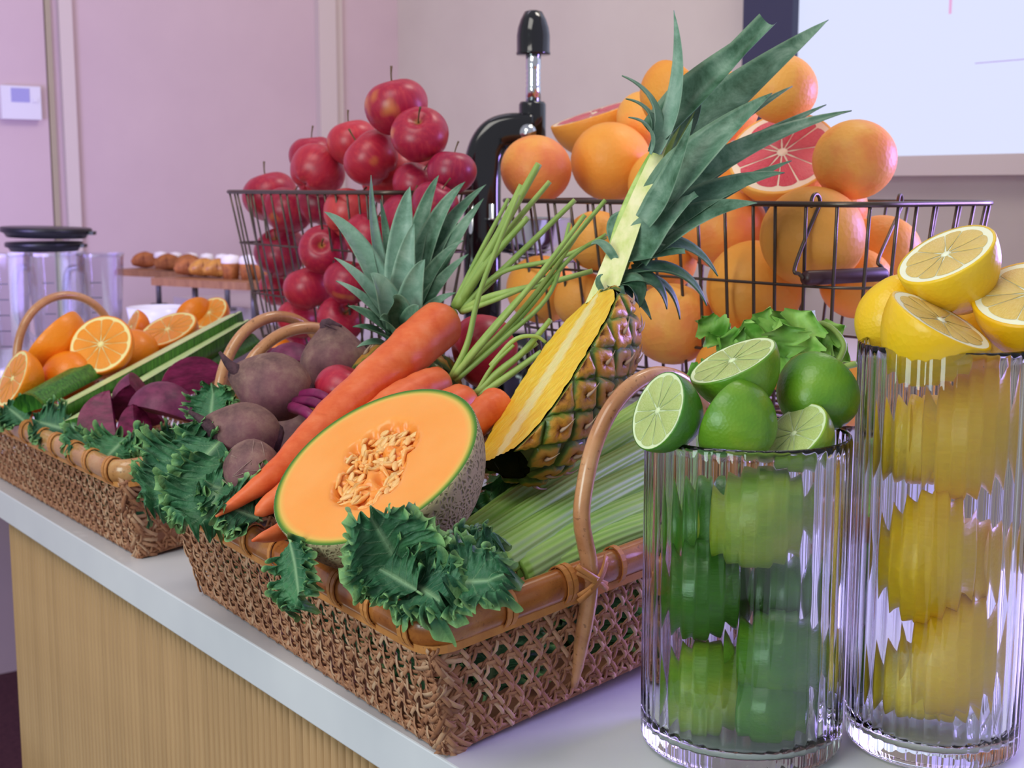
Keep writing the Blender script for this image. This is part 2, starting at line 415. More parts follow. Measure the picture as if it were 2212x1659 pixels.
def spline(pts, n):
    """Catmull-Rom through the points"""
    p = np.asarray(pts, float); p = np.vstack([2 * p[0] - p[1], p, 2 * p[-1] - p[-2]]); m = len(p) - 3; out = []
    for q in np.linspace(0, m - 1e-6, n):
        i = int(q); t = q - i; a, b, c, d = p[i:i + 4]
        out.append(0.5 * (2 * b + (c - a) * t + (2 * a - 5 * b + 4 * c - d) * t * t + (3 * b - a - 3 * c + d) * t ** 3))
    return np.array(out)
def lathe(prof, seg=32, close=True):
    prof = np.asarray(prof, float); n = len(prof); a = np.arange(seg) / seg * 2 * math.pi
    v = np.stack([prof[:, 0:1] * np.cos(a), prof[:, 0:1] * np.sin(a), np.repeat(prof[:, 1:2], seg, 1)], 2).reshape(-1, 3)
    return v, [q[::-1] for q in gridf(n, seg, False, True)]
def box(x0, x1, y0, y1, z0, z1):
    v = [(x, y, z) for x in (x0, x1) for y in (y0, y1) for z in (z0, z1)]
    return v, [(0, 1, 3, 2), (4, 6, 7, 5), (0, 4, 5, 1), (2, 3, 7, 6), (0, 2, 6, 4), (1, 5, 7, 3)]
def obox(o, u, v, z0, z1, lu, lv):
    """box on a plan frame: origin o, unit axes u, v, lengths lu=(a,b), lv=(a,b)"""
    o = np.array(o[:2]); vs = []
    for a in lu:
        for b in lv:
            q = o + np.array(u[:2]) * a + np.array(v[:2]) * b
            for z in (z0, z1): vs.append((q[0], q[1], z))
    return vs, [(0, 1, 3, 2), (4, 6, 7, 5), (0, 4, 5, 1), (2, 3, 7, 6), (0, 2, 6, 4), (1, 5, 7, 3)]
def ball(R, ns=28, nr=18, sq=1.0, tip=0.0):
    th = np.linspace(0, math.pi, nr); pr = []
    for t in th:
        z = math.cos(t); r = math.sin(t); z2 = z * sq + tip * (abs(z) ** 6) * (1 if z > 0 else -1)
        pr.append((r * R, z2 * R))
    return lathe(pr, ns)
# ================================================================== the setting
UE = nrm((-0.598, 0.802, 0)); UV = nrm((0.802, 0.598, 0)); E0 = V3(-0.7167, 1.838, 0)
def EP(t, d, z=0.0): return E0 + UE * t + UV * d + V3(0, 0, z)
def RP(px, py, pt, n):
    o = V3(0, 0, CAMZ); r = P(px, py, 1.0) - o
    return o + r * (np.dot(np.asarray(pt) - o, n) / np.dot(r, n))
FLOOR = -0.92
def struct(name, mb, mat, smooth=False):
    o = link(name, mb.data(name, mat, smooth)); o['kind'] = 'structure'; return o
struct('floor', MB().add(*box(-4.5, 4.5, -2.5, 6.0, FLOOR - 0.05, FLOOR)), M['carpet'])
W0 = V3(0.673, 3.0, 0); CORNER = W0 + UE * 1.735
struct('wall_back', MB().add(*obox(CORNER, -UE, UV, FLOOR, 2.7, (0, 4.2), (0, 0.12))), M['wall'])
struct('wall_left', MB().add(*obox(CORNER + UV * 0.12, -UV, UE, FLOOR, 2.7, (0, 3.4), (0, 0.12))), M['wall_rose'])
def wl(px, py=200): return RP(px, py, CORNER, UE)          # a point of the left wall
def lx(px, py=300): return float(np.dot(CORNER - wl(px, py), UV))
def wall_strip(name, px0, px1, mat, proud, z0=FLOOR, z1=2.6):
    a, b = sorted((lx(px0), lx(px1)))
    struct(name, MB().add(*obox(CORNER, -UV, -UE, z0, z1, (a, b), (0, proud))), mat)
wall_strip('trim_1', 684, 720, M['trim'], 0.03)
wall_strip('trim_2', 722, 740, M['trim'], 0.012)
wall_strip('trim_3', 135, 163, M['trim'], 0.02)
wall_strip('trim_4', 107, 119, M['trim_gap'], 0.012)
wall_strip('door_1', -260, 103, M['wall_rose'], 0.016)
# thermostat on the door-side wall
c = wl(36, 222) - UE * 0.016; TH = thing('wall_thermostat', 'square white wall control with a lit violet display, left of the door edge', 'thermostat', c)
def wbox(du, z0, z1, p0, p1): return obox((0, 0, 0), -UV, -UE, z0, z1, du, (p0, p1))
part('case', MB().add(*wbox((-0.052, 0.052), -0.045, 0.042, 0.0, 0.025)), M['plastic_white'], TH, False)
part('display', MB().add(*wbox((-0.022, 0.026), 0.0, 0.036, 0.025, 0.027)), M['screen_blue'], TH, False)
part('button', MB().add(*wbox((-0.044, -0.03), 0.0, 0.012, 0.025, 0.028)), M['plastic_white'], TH, False)
# big lit screen on the right
def bx(px, py): q = RP(px, py, W0, UV); return float(np.dot(q - W0, -UE)), q[2]
xs, _ = bx(1757, 100); xb, _ = bx(1650, 100); _, zs = bx(2000, 338); _, zf = bx(2000, 380)
SC = thing('led_screen', 'large lit lilac-white screen with dark side bezel at top right', 'screen', W0)
def sbox(a, b, z0, z1, p0, p1): return obox((0, 0, 0), -UE, -UV, z0, z1, (a, b), (p0, p1))
part('bezel', MB().add(*sbox(xb, xs, zf - 0.25, 1.9, 0.0, 0.07)), M['screen_frame'], SC, False)
part('display', MB().add(*sbox(xs, xs + 1.9, zs, 1.9, 0.0, 0.05)), M['screen'], SC, False)
part('lower_frame', MB().add(*sbox(xs, xs + 1.9, zf, zs, 0.0, 0.075)), M['trim'], SC, False)
a, z1 = bx(2085, 0); b, z2 = bx(2089, 34)
part('screen_mark', MB().add(*sbox(a, b, z2, z1 + 0.12, 0.05, 0.051)), M['screen_pink'], SC, False)
a, z1 = bx(2140, 141); b, z2 = bx(2212, 133)
part('screen_mark', MB().add(*sbox(a, b + 0.1, z1, z2, 0.05, 0.051)), M['screen_violet'], SC, False)
# counter: worktop + slatted base
WT = link('worktop', MB().add(*obox(E0, UE, UV, -0.041, 0.0, (-2.6, 1.7), (0, 0.86))).data('worktop', M['white_top'], False))
tag(WT, 'long white laminate worktop carrying the baskets and vases', 'worktop')
bm_ = WT.modifiers.new('edge', 'BEVEL'); bm_.width = 0.0015; bm_.segments = 2
BS = thing('counter_base', 'oak fluted counter base under the white worktop', 'counter', EP(0, 0.01, FLOOR))
part('body', MB().add(*obox((0, 0, 0), UE, UV, 0, -FLOOR - 0.041, (-2.5, -0.004), (0.006, 0.8))), M['groove'], BS, False)
k = 8; a = np.linspace(0, math.pi, k); pr = [(0.0052 * math.cos(q), -0.0090 * math.sin(q)) for q in a]
sl = MB(); H = -FLOOR - 0.041
v = [UE * x + UV * (y + 0.0065) + V3(0, 0, z) for z in (0, H) for x, y in pr]
sl.add(v, [(j, j + 1, k + j + 1, k + j) for j in range(k - 1)] + [tuple(range(k, 2 * k)), tuple(range(k))[::-1]])
slm = sl.data('slat', M['slat'], True)
for i in range(84):
    o = link('slat', slm, BS); o.location = UE * (-0.007 - i * 0.0128)
# ================================================================== woven baskets
def ribbon(pts, nr_, wid, th):
    pts = np.asarray(pts); T = np.gradient(pts, axis=0); T /= np.linalg.norm(T, axis=1)[:, None]
    s = np.cross(T, nr_); s /= np.linalg.norm(s, axis=1)[:, None]; n = len(pts)
    v = np.stack([pts - s * wid / 2, pts + s * wid / 2, pts + s * wid / 2 - nr_ * th, pts - s * wid / 2 - nr_ * th], 1).reshape(-1, 3)
    f = gridf(n, 4, False, True) + [(3, 2, 1, 0), tuple((n - 1) * 4 + i for i in range(4))]
    return v, f
def panel_strands(p00, p10, p01, p11, rg, sp=0.0182):
    """kagome cane weave: returns (verts, faces, tone) ribbons on a quad panel"""
    p00, p10, p01, p11 = map(np.asarray, (p00, p10, p01, p11))
    Lx = (np.linalg.norm(p10 - p00) + np.linalg.norm(p11 - p01)) / 2; Ly = np.linalg.norm((p01 + p11) / 2 - (p00 + p10) / 2)
    nr_ = nrm(np.cross(p10 - p00, p01 - p00)); out = []
    def pos(q):
        s = q[:, :1] / Lx; t = q[:, 1:] / Ly
        return (1 - s) * (1 - t) * p00 + s * (1 - t) * p10 + (1 - s) * t * p01 + s * t * p11
    for k, ang in enumerate((0.0, 60.0, 120.0)):
        d = np.array((math.cos(math.radians(ang)), math.sin(math.radians(ang)))); nn = np.array((-d[1], d[0]))
        cor = np.array([(0, 0), (Lx, 0), (0, Ly), (Lx, Ly)]) @ nn
        i0 = int(math.floor(cor.min() / sp)); i1 = int(math.ceil(cor.max() / sp))
        for i in range(i0, i1 + 1):
            for side in (-1, 1):
                c0 = (i + 0.5) * sp + side * 0.0020 + rg.uniform(-0.0005, 0.0005)
                o = nn * c0; lo, hi = -9, 9
                for ax, L in ((0, Lx), (1, Ly)):
                    if abs(d[ax]) < 1e-9:
                        if not (0 <= o[ax] <= L): lo, hi = 1, 0
                        continue
                    a, b = sorted(((0 - o[ax]) / d[ax], (L - o[ax]) / d[ax])); lo = max(lo, a); hi = min(hi, b)
                if hi - lo < 0.012: continue
                n = max(4, int((hi - lo) / 0.0046)); tt = np.linspace(lo, hi, n)
                wob = rg.uniform(-1, 1) * 0.0007 * np.sin(tt * 60 + rg.uniform(0, 6))
                q = o + tt[:, None] * d + wob[:, None] * nn; q[:, 0] = np.clip(q[:, 0], 0, Lx); q[:, 1] = np.clip(q[:, 1], 0, Ly)
                off = 0.0017 * np.sin(tt / (sp / math.sqrt(3)) * math.pi + k * 2.1 + side * 0.9 + i * math.pi) + 0.0006 * k
                v, f = ribbon(pos(q) + nr_ * off[:, None], nr_, 0.0033 * rg.uniform(0.85, 1.12), 0.0009)
                out.append((v, f, rg.random()))
    return out
def rounded(pts, r, step=0.006):
    pts = [np.asarray(p, float) for p in pts]; n = len(pts); out = []
    for i in range(n):
        a, b, c = pts[i - 1], pts[i], pts[(i + 1) % n]
        ra = min(r, 0.45 * np.linalg.norm(a - b)); rc = min(r, 0.45 * np.linalg.norm(c - b))
        out += list(bez(b + nrm(a - b) * ra, b, b + nrm(c - b) * rc, 9))
        e = pts[(i + 1) % n]; f = b + nrm(c - b) * rc; g = e + nrm(b - e) * min(r, 0.45 * np.linalg.norm(b - e))
        m = max(2, int(np.linalg.norm(g - f) / step)); out += [f + (g - f) * k / m for k in range(1, m)]
    return np.array(out)
def basket(label, A, d1, L1, d2, L2, hz, fine, bmat, handles, seed, group=None, tilt=0.0):
    rg = random.Random(seed); A = V3(*A); B = A + d1 * L1; C = A + d2 * L2; Dd = B + d2 * L2
    R = thing('woven_basket', label, 'basket', (A + Dd) / 2, group); o0 = (A + Dd) / 2
    out1 = nrm(-d1 - d2); fl = 0.022
    tops = []
    for p, sg in ((A, -d1 - d2), (B, d1 - d2), (Dd, d1 + d2), (C, -d1 + d2)):
        tops.append(p + sg * fl + V3(0, 0, hz))
    bots = [A + V3(0, 0, .003), B + V3(0, 0, .003), Dd + V3(0, 0, .003), C + V3(0, 0, .003)]
    # panels seen from outside, left to right: front long B->A, near short A->C, back long C->D, far short D->B
    pan = [(1, 0), (0, 3), (3, 2), (2, 1)]
    weave = MB(); tones = []
    for k, (i, j) in enumerate(pan):
        ss = panel_strands(bots[i] - o0, bots[j] - o0, tops[i] - o0, tops[j] - o0, rg)
        for v, f, t in ss:
            if fine and k < 2:
                mb = MB(); mb.add(v, f, {'tone': [t] * len(v)}); part('strand', mb, M['cane'], R, True)
            else: weave.add(v, f, {'tone': [t] * len(v)})
    # untidy wrapped strips at the corners
    corner = MB()
    for ci in (0, 1, 3):
        b, t = bots[ci] - o0, tops[ci] - o0; o_ = nrm(b * V3(1, 1, 0))
        for q in range(46 if ci == 0 else 26):
            h = rg.random(); c = b + (t - b) * h + o_ * 0.001
            sa, sb = (bots[ci - 1] - bots[ci]), (bots[(ci + 1) % 4] - bots[ci]); sa, sb = nrm(sa), nrm(sb)
            la, lb = rg.uniform(0.008, 0.03), rg.uniform(0.008, 0.03); tz = rg.uniform(-0.022, 0.022)
            pts = bez(c + sa * la + V3(0, 0, -tz), c + o_ * 0.006, c + sb * lb + V3(0, 0, tz), 8)
            v, f = ribbon(pts, o_, 0.0038, 0.0008); corner.add(v, f, {'tone': [rg.random()] * len(v)})
    part('corner_weave', corner, M['cane'], R, True, kind='stuff')
    part('weave', weave, M['cane'], R, True, kind='stuff')
    # twisted foot edge
    ft = MB(); bp = rounded([p - o0 for p in bots], 0.012, 0.004); n = len(bp)
    for ph in (0, math.pi):
        q = np.array([bp[i] + V3(0, 0, 0.0045 + 0.002 * math.sin(i * 0.9 + ph)) + nrm(bp[i] * V3(1, 1, 0)) * 0.002 * math.cos(i * 0.9 + ph) for i in range(n)])
        v, f = sweep(q, 0.0019, 5, closed=True); ft.add(v, f, {'tone': [0.3 + 0.2 * (ph > 0)] * len(v)})
    part('foot_braid', ft, M['cane'], R, True)
    bo = [b - o0 for b in bots]; fl_ = MB(); fl_.add([b * V3(1, 1, 0) + V3(0, 0, z) for z in (0.0012, 0.004) for b in bo], [(3, 2, 1, 0), (4, 5, 6, 7), (0, 1, 5, 4), (1, 2, 6, 5), (2, 3, 7, 6), (3, 0, 4, 7)], {'tone': [0.3] * 8})
    part('base_panel', fl_, M['cane'], R, False)
    # pole rim
    rp = rounded([t - o0 + V3(0, 0, 0.0115) for t in tops], 0.03, 0.008)
    a = np.arange(14) / 14 * 2 * math.pi; pr = np.stack([0.0100 * np.cos(a), 0.0136 * np.sin(a)], 1)
    v, f = sweep(rp, 1.0, prof=pr, closed=True, up=(0, 0, 1)); part('rim', MB().add(v, f), bmat, R, True)
    es = rounded([t - o0 + V3(0, 0, -0.002) + nrm((t - o0) * V3(1, 1, 0)) * 0.0075 for t in tops], 0.03, 0.01)
    v, f = sweep(es, 1.0, prof=[(-.0008, -.003), (.0008, -.003), (.0008, .003), (-.0008, .003)], closed=True, up=(0, 0, 1))
    part('edge_strip', MB().add(v, f), M['binding'], R, False)
    def loop(c, T, w=0.0048):
        T = nrm(T); ou = nrm(np.cross(T, (0, 0, 1))); aa = np.arange(18) / 18 * 2 * math.pi
        q = np.array([c + ou * 0.0112 * math.cos(x) + V3(0, 0, 0.0149 * math.sin(x)) for x in aa]); mb = []
        rad = np.array([nrm(p - c) for p in q]); vs = []
        for p, n_ in zip(q, rad):
            for dx, dr in ((-w / 2, 0), (w / 2, 0), (w / 2, .0012), (-w / 2, .0012)): vs.append(p + T * dx + n_ * dr)
        return vs, gridf(18, 4, True, True)
    d = np.linalg.norm(np.diff(np.vstack([rp, rp[:1]]), axis=0), axis=1); cum = np.concatenate([[0], np.cumsum(d)]); tot = cum[-1]
    s = 0.035
    while s < tot - 0.02:
        i = int(np.searchsorted(cum, s)) % len(rp); T = rp[(i + 1) % len(rp)] - rp[i - 1]
        mb = MB(); mb.add(*loop(rp[i] - nrm(T) * 0.003, T))
        if rg.random() < 0.7: mb.add(*loop(rp[i] + nrm(T) * 0.0032, T))
        part('rim_binding', mb, M['binding'], R, False); s += rg.uniform(0.048, 0.066)
    # handles: (end, offset of first leg along d2, width, height)
    for end, off, wid, hh in handles:
        base = A if end == 'near' else B; ou = -d1 if end == 'near' else d1
        f0 = base + d2 * off - o0; f1 = base + d2 * (off + wid) - o0
        pts = []
        for fpt, up_ in ((f0, True),):
            pts += [fpt + ou * 0.003 + V3(0, 0, 0.012), fpt + ou * (fl * 0.5 + .004) + V3(0, 0, hz * .5), fpt + ou * (fl + .010) + V3(0, 0, hz + .012)]
        zt = hz + 0.024; o2 = ou * (fl + .006)
        for x in np.linspace(0.06, 0.94, 13):
            ang = math.pi * (1 - x); pts.append(f0 + (f1 - f0) * (0.5 + 0.53 * math.cos(ang)) + o2 + V3(0, 0, zt + (hh) * math.sin(ang) ** 0.82))
        pts += [f1 + ou * (fl + .010) + V3(0, 0, hz + .012), f1 + ou * (fl * 0.5 + .004) + V3(0, 0, hz * .5), f1 + ou * 0.003 + V3(0, 0, 0.012)]
        q = spline(pts, 70); rr = np.full(70, 0.0068); rr[:6] *= np.linspace(.5, 1, 6); rr[-6:] *= np.linspace(1, .5, 6)
        part('handle', MB().add(*sweep(q, rr, 12)), M['rattan'], R, True)
        for fpt in (f0, f1):
            c = fpt + ou * (fl + .005) + V3(0, 0, hz + .012); mb = MB()
            for sg in (-1, 1):
                for dz in (0, .0045):
                    p0 = c - d2 * 0.017 * sg + ou * 0.008 + V3(0, 0, -.013 + dz); p1 = c + ou * .022 ; p2 = c + d2 * .017 * sg + ou * 0.008 + V3(0, 0, .011 + dz)
                    mb.add(*ribbon(bez(p0, p1, p2, 12), nrm(ou + V3(0, 0, .1)), .0045, .001))
            part('handle_lashing', mb, M['binding'], R, True)
    # propped up at the back: turned about its front foot edge
    R.matrix_world = Matrix.Translation(A) @ Matrix.Rotation(math.radians(tilt), 4, Vector(-d1)) @ Matrix.Translation(-A) @ Matrix.Translation(o0)
    return R, tops
d1c = nrm((-0.558, 0.830, 0)); d2c = nrm((0.719, 0.695, 0)); Ac = V3(-0.0486, 0.949, 0); L1c, L2c = 0.49, 0.38
BC, topsC = basket('large woven cane basket with glossy bamboo rim, in front, holding melon and carrots', Ac, d1c, L1c, d2c, L2c, 0.098, True, M['bamboo'],
                   [('near', 0.136, 0.17, 0.135), ('far', 0.065, 0.19, 0.134)], 3, tilt=3.6)
Al = V3(-0.4234, 1.4878, 0); d1l = nrm((-0.60, 0.80, 0)); d2l = nrm((0.68, 0.73, 0))
BL, topsL = basket('woven cane basket with worn pale rim, at left, holding oranges and cut beets', Al, d1l, 0.62, d2l, 0.30, 0.098, False, M['bamboo_pale'],
                   [('near', 0.112, 0.17, 0.132), ('far', 0.085, 0.165, 0.118)], 5, tilt=4.0)
for A_, d1_, d2_, L1_, L2_, tl, lab in ((Ac, d1c, d2c, L1c, L2c, 3.6, 'thin white prop block under the back of the front cane basket'), (Al, d1l, d2l, .66, .30, 4.0, 'thin white prop block under the back of the left cane basket')):
    s = L2_ - .06; h = s * math.tan(math.radians(tl)) - .0012; T = thing('prop_block', lab, 'block', A_ + d2_ * s + d1_ * L1_ * .5)
    part('body', MB().add(*obox((0, 0, 0), d1_, d2_, 0.0, h, (-.15, .15), (-.005, .03))), M['white_top'], T, False)
# ================================================================== kale
def kale_leaf(label, mw, L, W, seed, ruf=0.018, n=9, droop=0.15, group='curly kale leaves', fan=1.0):
    rg = random.Random(seed); nu, nv = 300, 45
    u = np.linspace(0.0, 1.0, nu)[:, None]; v = np.linspace(-1, 1, nv)[None, :]
    w = W * np.clip(np.sin(math.pi * np.clip(u * 0.90 + 0.07, 0, 1) ** 0.85), 0.02, 1) ** 0.5
    sgn = np.where(v > 0, 1.0, 0.0); av = np.abs(v); e2 = av ** 2.4; e4 = av ** 4.5; e3 = av ** 2.6; e5 = av ** 4.0
    el = 1.25 * L + .5 * W; n = el / (.0056 * 1.55); A1, A2, A3 = .52 * el / (n * .62), .50 * el / (n * 1.55), .50 * el / (n * 3.1)
    ph = 2 * math.pi * n * .62 * u + rg.uniform(0, 6) + sgn * rg.uniform(1, 5) + 0.8 * np.sin(2 * math.pi * 1.7 * u + rg.uniform(0, 6))
    ph2 = 2 * math.pi * n * 1.55 * u + rg.uniform(0, 6) + sgn * 2 + 1.2 * np.sin(2 * math.pi * 3.1 * u + rg.uniform(0, 6)); ph3 = 2 * math.pi * n * 3.1 * u + 1.1 * np.sin(2 * math.pi * 5 * u + rg.uniform(0, 6)) + sgn
    ph = ph + 1.6 * av * np.sin(2 * math.pi * 1.3 * u + rg.uniform(0, 6)); ph2 = ph2 + 2.6 * av * np.sin(2 * math.pi * 2.1 * u + rg.uniform(0, 6)); ph3 = ph3 + 3.0 * av
    z = .20 * W * e2 * np.sin(2 * math.pi * 2.3 * u + rg.uniform(0, 6) + 2.2 * sgn) + A1 * e2 * np.sin(ph) + A2 * e3 * np.sin(ph2) + A3 * e5 * np.sin(ph3)
    x = u * L + 0.30 * W * av * (1 - u) * fan + A1 * 0.45 * e2 * np.cos(ph + .6) + A2 * 0.7 * e3 * np.cos(ph2) + A3 * 0.7 * e5 * np.cos(ph3)
    y = v * w * (1 - 0.20 * e2 * (0.5 + 0.5 * np.sin(ph * 1.0 + 2.2))) + np.sign(v) * (A2 * 0.7 * e4 * np.cos(ph2 + 1.0) + A3 * .8 * e5 * np.sin(ph3 + .8))
    z = z + 0.30 * w * av ** 1.6 - droop * L * (u * 1.0) ** 2 + 0.0022 * np.sin(19 * av + 12 * u) * av * (1 - av)
    z = z - 0.55 * ruf * np.clip((av - .82) / .18, 0, 1) ** 2 * (0.6 + 0.4 * np.sin(ph2 * .5))
    tipf = np.clip((u - .8) / .2, 0, 1); z = z + ruf * 0.8 * tipf * np.sin(v * 9 + 1)
    vein = np.exp(-(av / (0.045 + 0.03 * (1 - u))) ** 2)
    side = np.abs(((u * 7 - av * 1.6) % 1.0) - 0.5) * 2; vein = np.maximum(vein, (1 - np.clip(side / 0.13, 0, 1)) * np.clip(1 - av * 1.05, 0, 1) * 0.8)
    R = thing('kale_leaf', label, 'kale leaf', mw=mw, group=group)
    mb = MB(); mb.add(np.stack([x + 0 * v, y + 0 * u, z + 0 * u * v], 2).reshape(-1, 3), gridf(nu, nv), {'vein': (vein + 0 * u).ravel(), 'edge': (av + 0 * u).ravel()})
    part('blade', mb, M['kale'], R, True)
    um = np.linspace(-0.12, 0.8, 14); pts = np.stack([um * L, 0 * um, -droop * L * np.clip(um, 0, 1) ** 2 - 0.0015], 1)
    part('midrib', MB().add(*sweep(pts, np.linspace(0.0032, 0.0009, 14) * (L / 0.13), 7)), M['kale_rib'], R, True)
    return R
def KM(base, tip, face): 
    d = nrm(np.asarray(tip) - np.asarray(base)); return frame(nrm(np.asarray(face) - d * np.dot(face, d)), base, x=d)
def kale_at(label, b, t, face, W, seed, **kw):
    b, t = P(*b), P(*t); L = float(np.linalg.norm(t - b)); return kale_leaf(label, KM(b, t, D(*face)), L, W, seed, **kw)
# ================================================================== citrus
def citrus_whole_mesh(name, R, sq, tip, mat):
    return MB().add(*ball(R, 32, 22, sq, tip)).data(name, mat, True)
def citrus_half(name, label, cat, R, sq, tip, nseg, kind, pith=0.13, mw=None, group=None, vertical=False):
    """half fruit, cut face up (+Z); cut across the segments"""
    T = thing(name, label, cat, mw=mw, group=group)
    th = np.linspace(math.pi, math.pi / 2, 14); pr = []
    for t in th:
        z = math.cos(t); pr.append((math.sin(t) * R, (z * sq - tip * abs(z) ** 6) * R))
    pr += [(R * 0.985, 0.0012), (R * (1 - pith * 0.35), 0.0012)]
    part('peel', MB().add(*lathe(pr, 40)), M[kind + '_peel'], T)
    part('pith', MB().add(*lathe([(R * (1 - pith * 0.35), 0.0011), (R * (1 - pith) * .97, 0.0009), (R * 0.05, 0.0006), (0.0001, 0.0006)], 40)), M['pith_' + kind], T)
    rg = random.Random(len(label)); r1 = R * (1 - pith); r0 = R * 0.10
    cuts = np.array([0] + [i + rg.uniform(-.22, .22) for i in range(1, nseg)] + [nseg]) / nseg * 2 * math.pi
    mem = {'lime': .017, 'lemon': .014, 'orange': .016}.get(kind, .022)
    for i in range(nseg):
        a0, a1 = cuts[i] + mem, cuts[i + 1] - mem; m = 8; vs = []; uv = []; rows = [0.0, .12, .35, .6, .82, .95, 1.0]
        for q in rows:
            for j in range(m + 1):
                s = j / m; a = a0 + (a1 - a0) * s; rr = r0 + (r1 - r0) * q
                rnd_ = (2 * s - 1); rr = rr - (R * 0.045) * q ** 4 * abs(rnd_) ** 3
                aa = a0 + (a1 - a0) * (0.5 + (s - .5) * min(1, 0.55 + q * 1.3)); dome = (1 - rnd_ ** 4) * math.sin(math.pi * min(1, max(0, q))) ** .5
                vs.append((rr * math.cos(aa), rr * math.sin(aa), 0.0011 + 0.0007 * dome))
        mb = MB(); mb.add(vs, gridf(len(rows), m + 1)); me = mb.data('segment', M['pulp_' + kind], True)
        ul = me.uv_layers.new(name='UVMap')
        for lp in me.loops:
            i_ = lp.vertex_index; ul.data[lp.index].uv = (rows[i_ // (m + 1)], (i_ % (m + 1)) / m * 0.5 + i * .37)
        link('segment', me, T)
    part('core', MB().add(*lathe([(R * 0.085, 0.0008), (R * 0.06, 0.0018), (0.0001, 0.0015)], 12)), M['pith_' + kind], T)
    return T
# ================================================================== fluted glass vases
def fluted_vase(label, cx, cy, R, Hh, nfl):
    T = thing('fluted_glass_vase', label, 'vase', (cx, cy, 0)); per = 8; n = nfl * per
    a = np.arange(n) / n * 2 * math.pi; fl = 0.0010 * np.abs(np.cos(a * nfl / 2)) ** .9
    rows = []
    def ring(r, z, amt): rows.append(np.stack([(r + fl * amt) * np.cos(a), (r + fl * amt) * np.sin(a), np.full(n, z)], 1))
    ring(0.002, 0.0005, 0); ring(R * .80, 0.0008, 0)
    for q in np.linspace(0, math.pi / 2, 5)[1:]: ring(R * .86 + (R * .14 - .0022) * math.sin(q), .010 - .0095 * math.cos(q), q / 1.57)
    for z in np.linspace(.03, Hh - .004, 8): ring(R - .0022, z, 1)
    ring(R - .0026, Hh - .001, .8); ring(R - .0035, Hh, .2); ring(R - .0046, Hh - .001, 0)
    for z in np.linspace(Hh - .01, .03, 6): ring(R - .0052, z, 0)
    ring(R - .008, .017, 0); ring(R - .02, .0125, 0); ring(0.002, .012, 0)
    v = np.concatenate(rows); k = len(rows); f = [q[::-1] for q in gridf(k, n, False, True)]
    f.append(tuple(range(n))[::-1]); f.append(tuple((k - 1) * n + i for i in range(n)))
    me = MB().add(v, f).data('glass_body', M['glass'], True)
    import bmesh
    b = bmesh.new(); b.from_mesh(me); bmesh.ops.recalc_face_normals(b, faces=b.faces[:]); b.to_mesh(me); b.free()
    o = link('glass_body', me, T); return T
q = P(1615, 932, .995); LV = (q[0], q[1], 0.0773, q[2])
q = P(2050, 740, .985); YV = (q[0], q[1], 0.0660, q[2])
fluted_vase('shorter wide fluted glass vase filled with limes', *LV, 44)
fluted_vase('tall fluted glass vase filled with lemons, at right edge', *YV, 40)
# ------------------------------------------------------------------ limes and lemons
def inside(p, r, vase):
    """keep a fruit of radius r inside the vase wall"""
    ax = np.array(vase[:2]); lim = max(vase[2] - .0065 - r, .001); p = p.copy(); d = p[:2] - ax
    if abs(d[0]) < lim: d[1] = np.clip(d[1], -math.sqrt(lim ** 2 - d[0] ** 2), math.sqrt(lim ** 2 - d[0] ** 2))
    n_ = np.linalg.norm(d)
    if n_ > lim: d *= lim / n_
    p[:2] = ax + d; p[2] = max(p[2], .013 + r); return p
def place_citrus(spec, cat, nm, meshf, group, vase=None):
    """whole fruits: (px, py, Z, Rpx or None, axis, label)"""
    for (x, y, Z, R, ax, lab) in spec:
        o = link(nm, meshf); p = P(x, y, Z); r = R * Z / FPX
        if vase is not None and p[2] < vase[3] - r * .6: p = inside(p, r * 1.06, vase)
        o.matrix_world = frame(D(*ax), p, s=r / 0.04); tag(o, lab, cat, group)
lime_me = citrus_whole_mesh('lime', 0.04, 1.08, 0.10, M['lime_peel'])
lemon_me = citrus_whole_mesh('lemon', 0.04, 1.12, 0.22, M['lemon_peel'])
grape_me = citrus_whole_mesh('grapefruit', 0.04, 0.95, 0.0, M['grapefruit_peel'])
orange_me = citrus_whole_mesh('orange', 0.04, 0.98, 0.0, M['orange_peel'])
hid = 'whole lime seen blurred through the fluted glass, inside the vase'
place_citrus([(1640, 1120, .975, 104, (.8, .5, .2), 'whole lime just under the cut limes, upper middle of the glass'),
              (1522, 1285, .985, 98, (.2, .9, .2), 'whole lime at the left side of the vase, half way down'),
              (1725, 1270, 1.05, 90, (.5, .3, .6), 'whole lime at the right side of the vase, half way down'),
              (1690, 1432, .975, 100, (.9, .2, .3), 'dark green whole lime in the lower middle of the vase'),
              (1530, 1560, .985, 98, (.1, .9, .3), 'bright green lime low at the left in the vase'),
              (1662, 1590, .99, 82, (.9, .4, .2), 'yellowish lime at the very bottom of the vase'),
              (1740, 1560, 1.05, 86, (.3, .9, .2), 'lime low at the right, near the vase bottom'),
              (1505, 1120, 1.05, 88, (.4, .9, .2), 'dark lime at the back left under the cut limes')], 'lime', 'lime', lime_me, 'whole limes in the vase', LV)
